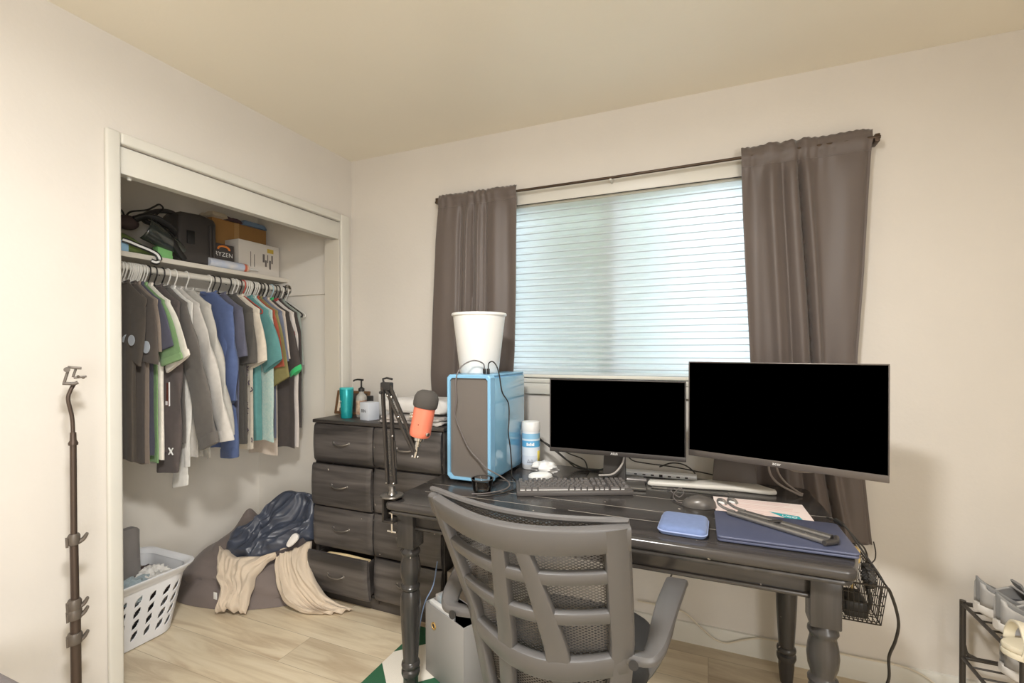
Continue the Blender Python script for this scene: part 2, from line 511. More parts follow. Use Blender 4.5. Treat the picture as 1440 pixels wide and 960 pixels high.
# flush ceiling light (above the camera, out of the picture; lights the room)
LX, LY = -.38, .25
cl = thing('ceiling_light', 'round white flush ceiling light above the middle of the room', 'ceiling light', (LX, LY, ZC))
build('housing', MB().lathe([(.0, 2.4395), (.19, 2.4395), (.19, 2.405), (.0, 2.405)], 40, c=(LX, LY, 0)), M_white, cl)
em = bpy.data.materials.new('lamp_diffuser'); em.use_nodes = True
em.node_tree.nodes['Principled BSDF'].inputs['Emission Color'].default_value = (1, .985, .955, 1)
em.node_tree.nodes['Principled BSDF'].inputs['Emission Strength'].default_value = LAMP / (PI * PI * .17 ** 2) * .35
build('diffuser', MB().lathe([(.175, 2.404), (.17, 2.375), (.14, 2.352), (.08, 2.34), (.0, 2.337)], 40, c=(LX, LY, 0)), em, cl)
ld = bpy.data.lights.new('ceiling_lamp', 'AREA'); ld.shape = 'DISK'; ld.size = .26; ld.energy = LAMP; ld.color = (1.0, .985, .955)
lo = bpy.data.objects.new('ceiling_lamp', ld); COL.objects.link(lo); lo.location = (LX, LY, 2.33)
# added fill light behind the camera, with an unseen window-like frame around it
FILL_Y0, FILL_Y1, FILL_Z0, FILL_Z1 = -2.7, -.7, .55, 2.1
f = MB()
for lo, hi in (((FILL_Y0 - .06, FILL_Z0 - .06), (FILL_Y0, FILL_Z1 + .06)), ((FILL_Y1, FILL_Z0 - .06), (FILL_Y1 + .06, FILL_Z1 + .06)), ((FILL_Y0, FILL_Z0 - .06), (FILL_Y1, FILL_Z0)), ((FILL_Y0, FILL_Z1), (FILL_Y1, FILL_Z1 + .06)), ((-1.72, FILL_Z0), (-1.68, FILL_Z1))):
    f.box((XR - .02, lo[0], lo[1]), (XR - .0005, hi[0], hi[1]), .003)
struct('added_fill_frame', f, M_vinyl)
fl = bpy.data.lights.new('fill_light', 'AREA'); fl.shape = 'RECTANGLE'; fl.size = FILL_Y1 - FILL_Y0; fl.size_y = FILL_Z1 - FILL_Z0; fl.energy = FILL; fl.color = (1.0, .99, .98)
fo = bpy.data.objects.new('fill_light', fl); COL.objects.link(fo); fo.location = (XR - .03, (FILL_Y0 + FILL_Y1) / 2, (FILL_Z0 + FILL_Z1) / 2)
fo.rotation_euler = (math.radians(90), 0, math.radians(90))
# world: bright overcast sky
wd = bpy.data.worlds.new('sky'); SC.world = wd; wd.use_nodes = True
bg = wd.node_tree.nodes['Background']
bg.inputs['Color'].default_value = (.86, .94, 1.0, 1); bg.inputs['Strength'].default_value = SKY

# camera
f_, yaw, cy_, hc, pitch, roll = 662.818, .3953, 498.811, 1.2989, -.0066, -.0013
cam = bpy.data.cameras.new('camera'); co = bpy.data.objects.new('camera', cam); COL.objects.link(co)
cam.sensor_width = 36; cam.lens = f_ * 36 / 1440; cam.shift_y = (cy_ - 480) / 1440; cam.clip_start = .02
fw = Vector((-math.sin(yaw) * math.cos(pitch), math.cos(yaw) * math.cos(pitch), math.sin(pitch)))
rt = Vector((math.cos(yaw), math.sin(yaw), 0)); up = rt.cross(fw)
rt2 = rt * math.cos(roll) + up * math.sin(roll); up2 = up * math.cos(roll) - rt * math.sin(roll)
Mc = Matrix((rt2, up2, -fw)).transposed().to_4x4(); Mc.translation = (0, 0, hc)
co.matrix_world = Mc
SC.camera = co
SC.view_settings.view_transform = 'Standard'; SC.view_settings.look = 'None'; SC.view_settings.gamma = 1; SC.view_settings.exposure = EXPO
SC.view_settings.use_curve_mapping = False
SC.cycles.use_denoising = True
SC.cycles.max_bounces = 10; SC.cycles.diffuse_bounces = 6; SC.cycles.transparent_max_bounces = 16
SC.cycles.sample_clamp_indirect = 6
# ---------------------------------------------------------------- desk
def wood(name, dark, light, rough=.38, axis='x', sc=1.0, worn=None):
    m = bpy.data.materials.new(name); m.use_nodes = True
    nt = m.node_tree; N = nt.nodes; L = nt.links; b = N['Principled BSDF']
    tc = N.new('ShaderNodeTexCoord'); mp = N.new('ShaderNodeMapping')
    st = {'x': (1.2, 14, 14), 'y': (14, 1.2, 14), 'z': (14, 14, 1.2)}[axis]
    mp.inputs['Scale'].default_value = tuple(v * sc for v in st)
    L.new(tc.outputs['Object'], mp.inputs['Vector'])
    n = N.new('ShaderNodeTexNoise'); n.inputs['Scale'].default_value = 1.0; n.inputs['Detail'].default_value = 7; n.inputs['Distortion'].default_value = .6
    L.new(mp.outputs['Vector'], n.inputs['Vector'])
    r = N.new('ShaderNodeValToRGB'); r.color_ramp.elements[0].color = lin(dark); r.color_ramp.elements[1].color = lin(light)
    r.color_ramp.elements[0].position = .35; r.color_ramp.elements[1].position = .72
    L.new(n.outputs['Fac'], r.inputs['Fac'])
    out = r.outputs['Color']
    if worn:
        # pale wear: thin lines at given object-space y and small chips
        sep = N.new('ShaderNodeSeparateXYZ'); L.new(tc.outputs['Object'], sep.inputs[0])
        wn = N.new('ShaderNodeTexNoise'); wn.inputs['Scale'].default_value = 7.0; wn.inputs['Detail'].default_value = 4
        L.new(tc.outputs['Object'], wn.inputs['Vector'])
        for y, wd in worn:
            su = N.new('ShaderNodeMath'); su.operation = 'SUBTRACT'; su.inputs[1].default_value = y; L.new(sep.outputs['Y'], su.inputs[0])
            ab = N.new('ShaderNodeMath'); ab.operation = 'ABSOLUTE'; L.new(su.outputs[0], ab.inputs[0])
            lt = N.new('ShaderNodeMath'); lt.operation = 'LESS_THAN'; lt.inputs[1].default_value = wd; L.new(ab.outputs[0], lt.inputs[0])
            gt = N.new('ShaderNodeMath'); gt.operation = 'GREATER_THAN'; gt.inputs[1].default_value = .42; L.new(wn.outputs['Fac'], gt.inputs[0])
            mu = N.new('ShaderNodeMath'); mu.operation = 'MULTIPLY'; L.new(lt.outputs[0], mu.inputs[0]); L.new(gt.outputs[0], mu.inputs[1])
            mx = N.new('ShaderNodeMixRGB'); mx.inputs['Color2'].default_value = lin((176, 168, 158))
            L.new(mu.outputs[0], mx.inputs['Fac']); L.new(out, mx.inputs['Color1']); out = mx.outputs['Color']
    ch = N.new('ShaderNodeTexNoise'); ch.inputs['Scale'].default_value = 38; ch.inputs['Detail'].default_value = 1
    L.new(tc.outputs['Object'], ch.inputs['Vector'])
    cg = N.new('ShaderNodeMath'); cg.operation = 'GREATER_THAN'; cg.inputs[1].default_value = .79; L.new(ch.outputs['Fac'], cg.inputs[0])
    mx = N.new('ShaderNodeMixRGB'); mx.inputs['Color2'].default_value = lin((170, 160, 148))
    L.new(cg.outputs[0], mx.inputs['Fac']); L.new(out, mx.inputs['Color1'])
    L.new(mx.outputs['Color'], b.inputs['Base Color'])
    b.inputs['Roughness'].default_value = rough
    bp = N.new('ShaderNodeBump'); bp.inputs['Strength'].default_value = .08; bp.inputs['Distance'].default_value = .002
    L.new(n.outputs['Fac'], bp.inputs['Height']); L.new(bp.outputs['Normal'], b.inputs['Normal'])
    return m
ZT = .755
DB = Vector((-.36, 1.79, 0))
M_desk = wood('black_painted_wood', (44, 42, 41), (70, 66, 64), .2, worn=[(1.565 - DB.y, .0016), (1.668 - DB.y, .0016), (1.822 - DB.y, .0016)])
M_deskleg = wood('black_painted_turned_wood', (44, 42, 41), (66, 63, 61), .26, 'z')
dk = thing('desk', 'black painted wooden desk with turned legs and worn plank top', 'desk', DB)
# plank top with bowed ends and rounded corners
pl = []
x0, x1, y0, y1 = -1.098, .348, 1.402, 2.183
def arc(cx, cy, r, a0, a1, n=6): return [(cx + r * math.cos(math.radians(a0 + (a1 - a0) * i / n)), cy + r * math.sin(math.radians(a0 + (a1 - a0) * i / n))) for i in range(n + 1)]
pl += arc(x0 + .03, y0 + .03, .03, 180, 270)
pl += arc(x1 - .03, y0 + .03, .03, 270, 352)
pl += [(x1 + .034 * math.sin(PI * (.12 + .8 * t)), y0 + (y1 - y0) * t) for t in (.15, .3, .45, .6, .75, .9)]
pl += arc(x1 - .02, y1 - .04, .04, 5, 90)
pl += arc(x0 + .04, y1 - .04, .04, 90, 180)
build('tabletop', MB().slab(pl, .722, ZT, .012, 4), M_desk, dk)
pa = [(x0 + .012 + (p[0] - x0) * (x1 - x0 - .02) / (x1 - x0) , y0 + .008 + (p[1] - y0) * .98) for p in pl]
build('edge_moulding', MB().slab(pa, .708, .7215, .005, 2), M_deskleg, dk)
ap = MB()
for a, b_ in (((-1.03, 1.462), (.285, 1.487)), ((-1.03, 2.105), (.285, 2.13)), ((-1.045, 1.475), (-1.02, 2.12)), ((.27, 1.475), (.295, 2.12))):
    ap.box((a[0], a[1], .648), (b_[0], b_[1], .7075), .002)
ap.box((-1.03, 1.455, .642), (.285, 1.49, .656), .006, 3)
build('apron', ap, M_desk, dk)
def leg(x, y, nm='leg', zb=0.0):
    m = MB().box((x - .036, y - .036, .575), (x + .036, y + .036, .7075), .004)
    pr = [(.0, .576), (.028, .576), (.030, .567), (.036, .560), (.037, .552), (.033, .545), (.031, .538), (.036, .515), (.0385, .488), (.036, .462), (.029, .44), (.030, .433),
          (.036, .426), (.036, .418), (.030, .411), (.034, .400), (.037, .385), (.0375, .35), (.036, .30), (.033, .24), (.0295, .18), (.0275, .145), (.033, .140), (.0345, .132), (.033, .124), (.028, .119),
          (.034, .112), (.0345, .100), (.031, .090), (.028, .085), (.0275, .06), (.023, .012 + zb), (.021, zb), (.0, zb)]
    m.lathe(pr, 28, c=(x, y, 0))
    return build(nm, m, M_deskleg, dk)
leg(.283, 1.478); leg(-1.03, 1.478, zb=.0056); leg(.283, 2.115); leg(-1.03, 2.115)

# ---------------------------------------------------------------- dresser
M_dress = wood('black_stained_wood', (50, 47, 46), (102, 97, 95), .42, 'x', 1.3)
M_dressb = wood('black_stained_wood_body', (50, 46, 44), (82, 77, 74), .45, 'x', 1.0)
M_palewood = mat('pale_drawer_wood', (214, 190, 146), .6, var=.06, scale=8, stretch=(1, 8, 8))
M_pull = mat('dark_pull', (150, 146, 142), .3, .85)
DX0, DX1, DY0, DY1, DZ = -1.93, -1.140, 1.905, 2.183, .945
dr = thing('dresser', 'black stained eight-drawer dresser in the corner beside the closet', 'dresser', (-1.535, 2.05, 0))
c = MB()
c.box((DX0, DY0 + .006, .0), (DX0 + .018, DY1, DZ - .018), .001).box((DX1 - .018, DY0 + .006, 0), (DX1, DY1, DZ - .018), .001)
c.box((DX0 + .018, DY1 - .01, .03), (DX1 - .018, DY1, DZ - .018)).box((-1.549, DY0 + .01, .03), (-1.525, DY1 - .01, DZ - .018))
c.box((DX0 + .018, DY0 + .015, .0), (DX1 - .018, DY0 + .03, .055))
for z in (.055, .268, .487, .712): c.box((DX0 + .018, DY0 + .02, z), (DX1 - .018, DY1 - .01, z + .01))
build('carcass', c, M_dressb, dr)
build('dresser_top', MB().box((DX0 - .006, DY0 - .012, DZ - .018), (DX1 + .006, DY1 + .002, DZ), .004, 2), M_dressb, dr)
rows = [(.728, .923), (.503, .717), (.285, .492), (.066, .273)]
for ci, (a, b_) in enumerate(((DX0 + .006, -1.541), (-1.533, DX1 - .008))):
    for ri, (z0, z1) in enumerate(rows):
        pull = 0.0; tilt = 0.0
        if ci == 0: pull = [.0, .014, .002, .03][ri]; tilt = [0, 0, 0, math.radians(5.5)][ri]
        M = Matrix.Translation((0, DY0 - pull, z0)) @ Matrix.Rotation(tilt, 4, 'X')
        # gently swelling front
        def front(u, v, a=a, b_=b_, h=z1 - z0):
            e = min(u, 1 - u) * (b_ - a); e2 = min(v, 1 - v) * h
            rd = .006 * (1 - sm(0, .012, e)) + .006 * (1 - sm(0, .012, e2))
            return Vector((a + (b_ - a) * u, -.016 - .007 * math.sin(PI * v) + rd, v * h))
        m = MB()
        nu, nv = 24, 16
        m.grid(front, nu, nv, M)
        bk = lambda u, v, a=a, b_=b_, h=z1 - z0: Vector((a + (b_ - a) * u, .004, v * h))
        per = [(i / nu, 0) for i in range(nu)] + [(1, j / nv) for j in range(nv)] + [(1 - i / nu, 1) for i in range(nu)] + [(0, 1 - j / nv) for j in range(nv)]
        m.loft([[front(*p) for p in per], [bk(*p) for p in per]], False, True, M)
        d = build('drawer', m, M_dress, dr)
        # drawer box behind the front
        h = z1 - z0
        bx = MB()
        dp = DY1 - DY0 - .04
        for lo, hi in (((a + .02, .0045, .01), (a + .03, dp, h - .03)), ((b_ - .03, .0045, .01), (b_ - .02, dp, h - .03)), ((a + .03, .0045, .012), (b_ - .03, dp, .02)), ((a + .03, dp - .01, .02), (b_ - .03, dp, h - .03)), ((a + .02, .0042, .02), (b_ - .02, .012, h - .012))):
            bx.box(lo, hi, 0, M=M)
        if ri == 3 and ci == 0:
            # pale cloth bulging out of the open drawer
            def cl_(u, v, a=a, b_=b_): return Vector((a + .10 + (b_ - a - .13) * u, .006 + .05 * v, h - .006 + .012 * math.sin(PI * u) ** .6 * math.sin(PI * min(1, v * 1.1)) - .02 * v + .003 * nz(u * 5, v * 3)))
            cm = MB().grid(cl_, 24, 6, M)
            cb = lambda u, v: cl_(u, v) - Vector((0, 0, .04))
            cm.grid(cb, 24, 6, M)
            pe = [(i / 24, 0) for i in range(24)] + [(1, j / 6) for j in range(6)] + [(1 - i / 24, 1) for i in range(24)] + [(0, 1 - j / 6) for j in range(6)]
            cm.loft([[cl_(*p) for p in pe], [cb(*p) for p in pe]], False, False, M)
            build('drawer_contents', cm, mat('cream_cloth', (226, 204, 160), .8), d, label='cream cloth showing in the open drawer')
        build('drawer_box', bx, M_dressb, d)
        xc = (a + b_) / 2
        hp = [(xc - .05, -.0195, .0), (xc - .045, -.030, -.002), (xc - .02, -.038, -.007), (xc + .02, -.038, -.007), (xc + .045, -.030, -.002), (xc + .05, -.0195, 0)]
        hp = [(p[0], p[1], p[2] + h * .54) for p in hp]
        hm = MB().tube(hp, .0038, 8, k=4, M=M)
        for sx in (-1, 1): hm.ball((xc + sx * .05, -.022, h * .54), (.007, .003, .007), 10, 6, M)
        build('handle', hm, M_pull, d)

# ---------------------------------------------------------------- office chair
ch = thing('office_chair', 'grey plastic office chair with mesh back pushed up to the desk', 'chair', (-.37, 1.27, 0))
def lerp(a, b, t): return a + (b - a) * t
Lp = [(0.0, Vector((-.640, 1.000, .956))), (.2, Vector((-.606, 1.018, .858))), (.57, Vector((-.552, 1.055, .668))), (1.0, Vector((-.515, 1.085, .43)))]
Rp = [(0.0, Vector((-.150, .978, .948))), (.2, Vector((-.149, 1.0, .852))), (.57, Vector((-.150, 1.046, .662))), (1.0, Vector((-.175, 1.08, .43)))]
def ev(P, t):
    for i in range(len(P) - 1):
        if t <= P[i + 1][0] or i == len(P) - 2:
            k = (t - P[i][0]) / (P[i + 1][0] - P[i][0]); return P[i][1].lerp(P[i + 1][1], k)
def cs(s, t, off=0.0, bul=None):
    a, b_ = ev(Lp, t), ev(Rp, t)
    p = a.lerp(b_, s)
    bb = lerp(.088, .075, t) if bul is None else bul
    p.y -= bb * 4 * s * (1 - s) * (.75 + .25 * 4 * s * (1 - s))
    p.z -= (.012 if bul is None else 0.006) * 4 * s * (1 - s) * (1 - t)
    # lean of the lower half
    p.y += off
    return p
def nrm_(s, t):
    e = .01
    du = cs(min(s + e, 1), t) - cs(max(s - e, 0), t); dv = cs(s, min(t + e, 1)) - cs(s, max(t - e, 0))
    return du.cross(dv).normalized()
fr = MB()
def strip(path, wid, thk=.02):
    """path of (s,t); wid = width across"""
    P = [cs(*q) for q in path]
    wd = []
    for i in range(len(path)):
        t = (P[min(i + 1, len(P) - 1)] - P[max(i - 1, 0)]).normalized()
        wd.append(tuple(t.cross(nrm_(*path[i]))))
    fr.bar(P, wid, thk, wd, bev=.28)
S = [i / 20 for i in range(21)]
# top bar, three cross bars, bottom bar
strip([(s, .062) for s in S], [.056 + .006 * math.sin(PI * s) for s in S], .024)
strip([(.05 + .9 * s, .235) for s in S], .030)
strip([(.05 + .9 * s, .42) for s in S], .030)
strip([(.03 + .94 * s, .645 + .02 * math.sin(PI * s)) for s in S], .052, .026)
strip([(.04 + .92 * s, .965) for s in S], .045, .024)
T = [i / 16 for i in range(17)]
strip([(.035 + .01 * t, t * .98 + .01) for t in T], [.036 + .012 * t for t in T], .026)
strip([(.945 - .005 * t, t * .98 + .01) for t in T], [.052 + .004 * t for t in T], .026)
strip([(.45 - .15 * t, .08 + .58 * t) for t in T], [.036 + .014 * t for t in T], .022)
strip([(.553 + .078 * t, .08 + .58 * t) for t in T], [.032 + .024 * t for t in T], .022)
strip([(.30 - .06 * t, .66 + .30 * t) for t in T], .044, .020)
strip([(.63 + .08 * t, .66 + .30 * t) for t in T], .046, .020)
build('back_frame', fr, M_chairgrey, ch)
# front rim that carries the mesh
fm = MB()
def cm_(s, t): return cs(lerp(.012, .988, s), lerp(-.006, .93, t), .010, lerp(.052, .06, t))
per = [cm_(s, 0) for s in S] + [cm_(1, t) for t in T[1:]] + [cm_(1 - s, 1) for s in S[1:]] + [cm_(0, 1 - t) for t in T[1:-1]]
fm.tube(per, .0075, 8, closed=True)
build('mesh_rim', fm, M_chairgrey, ch)
def mesh_mat():
    m = bpy.data.materials.new('chair_mesh_fabric'); m.use_nodes = True
    nt = m.node_tree; N = nt.nodes; L = nt.links
    b = N['Principled BSDF']; b.inputs['Base Color'].default_value = lin((96, 92, 88)); b.inputs['Roughness'].default_value = .5
    tc = N.new('ShaderNodeTexCoord')
    fac = []
    for rot in (28, -28):
        mp = N.new('ShaderNodeMapping'); mp.inputs['Rotation'].default_value = (0, math.radians(rot), 0)
        L.new(tc.outputs['Object'], mp.inputs['Vector'])
        wv = N.new('ShaderNodeTexWave'); wv.wave_type = 'BANDS'; wv.bands_direction = 'Z'; wv.inputs['Scale'].default_value = 52
        L.new(mp.outputs['Vector'], wv.inputs['Vector']); fac.append(wv)
    mn = N.new('ShaderNodeMath'); mn.operation = 'MINIMUM'
    L.new(fac[0].outputs['Fac'], mn.inputs[0]); L.new(fac[1].outputs['Fac'], mn.inputs[1])
    gt = N.new('ShaderNodeMath'); gt.operation = 'LESS_THAN'; gt.inputs[1].default_value = .34; L.new(mn.outputs[0], gt.inputs[0])
    tr = N.new('ShaderNodeBsdfTransparent')
    mx = N.new('ShaderNodeMixShader'); L.new(gt.outputs[0], mx.inputs['Fac']); L.new(tr.outputs[0], mx.inputs[1]); L.new(b.outputs[0], mx.inputs[2])
    L.new(mx.outputs[0], N['Material Output'].inputs['Surface'])
    return m
build('mesh_panel', MB().grid(cm_, 24, 24), mesh_mat(), ch, label='grey see-through mesh')
# armrests: flat band from the back corner forward, then a post down to the seat
for sd in (1, -1):
    def mx_(p): return p if sd == 1 else (-.742 - p[0], p[1] + .015, p[2] + .004)
    pts = [mx_(p) for p in [(-.205, 1.05, .634), (-.13, 1.052, .630), (-.108, 1.075, .640), (-.1, 1.13, .662), (-.092, 1.20, .678), (-.084, 1.27, .683), (-.079, 1.33, .680), (-.078, 1.352, .672)]]
    P = catmull(pts, 5); n = len(P)
    wd = [tuple(Vector((sd * .55, -.85, .2)).lerp(Vector((sd * 1.0, .02, .0)), sm(.1, .55, i / (n - 1)))) for i in range(n)]
    am = MB().bar(P, [lerp(.040, .056, sm(0, .7, i / n)) for i in range(n)], [lerp(.026, .02, i / n) for i in range(n)], wd, bev=.4)
    build('armrest', am, M_chairgrey, ch)
    pp = catmull([mx_(p) for p in [(-.082, 1.325, .672), (-.086, 1.315, .62), (-.10, 1.30, .55), (-.13, 1.29, .48), (-.17, 1.285, .425), (-.22, 1.28, .415)]], 5)
    build('arm_post', MB().bar(pp, .042, .022, (0, 1, 0), bev=.4), M_chairgrey, ch)
    hx = mx_((-.147, 1.022, .632))
    build('bolt_hole', MB().lathe([(.0, .0), (.0095, .0), (.0105, .004), (.0, .004)], 16, M=basis(hx, (1, .15 * sd, 0), (0, .2, 1))), M_black, ch, label='black bolt recess')
# seat, post, star base with casters (mostly below the frame of the picture)
seat = MB()
rg = []
for z, k in ((.455, .90), (.462, .98), (.478, 1.0), (.492, .985), (.502, .93), (.506, .8), (.507, .4)):
    ring = []
    for j in range(40):
        a = 2 * PI * j / 40
        cxx = math.copysign(abs(math.cos(a)) ** .55, math.cos(a)); sy = math.copysign(abs(math.sin(a)) ** .55, math.sin(a))
        ring.append(Vector((-.365 + .225 * cxx * k, 1.325 + .215 * sy * k, z - .02)))
    rg.append(ring)
build('seat', seat.loft(rg), mat('black_seat_fabric', (40, 39, 38), .85, bump=.2, bscale=500), ch)
build('seat_pan', MB().box((-.53, 1.16, .405), (-.2, 1.48, .435), .012), M_black, ch)
build('back_support', MB().bar(catmull([(-.35, 1.0, .455), (-.352, 1.04, .41), (-.36, 1.14, .392), (-.365, 1.26, .392)], 5), .06, .022, (1, 0, 0)), M_chairgrey, ch)
build('gas_post', MB().lathe([(.0, .09), (.03, .09), (.03, .25), (.02, .25), (.02, .40), (.0, .40)], 20, c=(-.37, 1.29, 0)), M_black, ch)
bs = MB()
for k in range(5):
    a = math.radians(20 + 72 * k)
    d = Vector((math.cos(a), math.sin(a), 0))
    o = Vector((-.37, 1.29, 0))
    bs.bar([o + d * .02 + Vector((0, 0, .115)), o + d * .15 + Vector((0, 0, .10)), o + d * .285 + Vector((0, 0, .078))], [.05, .042, .032], [.035, .03, .024], tuple(Vector((-d.y, d.x, 0))))
build('star_base', bs, M_black, ch)
for k in range(5):
    a = math.radians(20 + 72 * k); d = Vector((math.cos(a), math.sin(a), 0)); o = Vector((-.37, 1.29, 0)) + d * .28
    q = Vector((-d.y, d.x, 0)); cm2 = MB()
    for sg in (-1, 1): cm2.lathe([(.0, -.009), (.022, -.009), (.026, -.004), (.026, .004), (.022, .009), (.0, .009)], 16, M=basis(o + q * sg * .013 + Vector((0, 0, .0318)), d, (0, 0, 1)))
    cm2.tube([o + Vector((0, 0, .03)), o + Vector((0, 0, .075))], .007, 8)
    build('caster', cm2, M_black, ch)

# ---------------------------------------------------------------- rug
def rug_mat():
    m = bpy.data.materials.new('green_white_rug'); m.use_nodes = True
    nt = m.node_tree; N = nt.nodes; L = nt.links; b = N['Principled BSDF']
    tc = N.new('ShaderNodeTexCoord'); mp = N.new('ShaderNodeMapping'); mp.inputs['Rotation'].default_value = (0, 0, math.radians(45)); mp.inputs['Location'].default_value = (.075, -.115, 0)
    L.new(tc.outputs['Object'], mp.inputs['Vector'])
    c = N.new('ShaderNodeTexChecker'); c.inputs['Scale'].default_value = 4.4
    c.inputs['Color1'].default_value = lin((44, 96, 66)); c.inputs['Color2'].default_value = lin((232, 226, 214))
    L.new(mp.outputs['Vector'], c.inputs['Vector'])
    L.new(c.outputs['Color'], b.inputs['Base Color']); b.inputs['Roughness'].default_value = .95
    n = N.new('ShaderNodeTexNoise'); n.inputs['Scale'].default_value = 300
    bp = N.new('ShaderNodeBump'); bp.inputs['Strength'].default_value = .4; bp.inputs['Distance'].default_value = .003
    L.new(n.outputs['Fac'], bp.inputs['Height']); L.new(bp.outputs['Normal'], b.inputs['Normal'])
    return m
single('rug', 'green and white diamond patterned rug under the desk and chair', 'rug', MB().slab([(-1.255, .75), (.05, .75), (.05, 1.88), (-1.255, 1.88)], .0003, .005, .002), rug_mat(), (-1.0, 1.5, 0))
# ---------------------------------------------------------------- closet shelf, rod
M_shelf = mat('shelf_paint', (222, 216, 204), 0.5)
SX, SZ = -2.49, 1.767
sh = thing('closet_shelf', 'white painted closet shelf above the hanging clothes', 'shelf', (-2.62, 1.6, 1.742))
build('shelf_board', MB().box((CX0 + .0005, CY0 + .0005, 1.7425), (SX, CY1 - .0005, SZ), .002), M_shelf, sh)
RX, RZ = -2.475, 1.693
rd = thing('closet_rod', 'white closet rod carrying the hangers', 'rod', (RX, 1.55, RZ))
build('rod', MB().tube([(RX, CY0 + .001, RZ), (RX, CY1 - .0165, RZ)], .0165, 20), mat('rod_white', (214, 210, 200), .3), rd)
build('flange', MB().lathe([(.0, 0), (.034, 0), (.034, .005), (.024, .012), (.024, .022), (.0, .022)], 24, M=basis((RX, CY1 - .0162, RZ), (1, 0, 0), (0, 0, 1))), M_chrome, rd, label='chrome rod flange')

# ---------------------------------------------------------------- hangers
HC = {'white': mat('hanger_white', (226, 224, 218), .4), 'black': mat('hanger_black', (38, 36, 36), .45), 'red': mat('hanger_red', (196, 84, 70), .45), 'blue': mat('hanger_light_blue', (176, 204, 214), .45)}
def hanger_mesh(hook_flip=1):
    m = MB()
    hk = []
    for i in range(13):
        a = math.radians(-35 + 215 * i / 12)
        hk.append((.0225 * math.cos(a) * -hook_flip, 0, .0225 * math.sin(a) - .0035))
    hk = hk[::1]
    neck = [hk[-1], (.0215 * hook_flip, 0, -.02), (.010 * hook_flip, 0, -.042), (0, 0, -.058), (0, 0, -.078)]
    m.tube([Vector(p) for p in hk[:-1]] + catmull(neck, 4), .0032, 8)
    body = [(0, 0, -.072), (.03, 0, -.084), (.08, 0, -.114), (.140, 0, -.150), (.154, 0, -.161), (.153, 0, -.172), (.140, 0, -.177), (0, 0, -.178), (-.140, 0, -.177), (-.153, 0, -.172), (-.154, 0, -.161), (-.140, 0, -.150), (-.08, 0, -.114), (-.03, 0, -.084)]
    m.tube(body, .0036, 8, k=3, closed=True)
    return m
_hang = {}
def hanger(y, colour, label, group, rz=0.0, flip=1):
    key = (colour,)
    if key not in _hang:
        o = build('clothes_hanger', hanger_mesh(flip), HC[colour], local=True)
        _hang[key] = o
    else:
        o = _hang[key].copy(); COL.objects.link(o)
    o.location = (RX, y, RZ); o.rotation_euler = (0, 0, rz)
    tag(o, label, 'hanger', group)
    return o

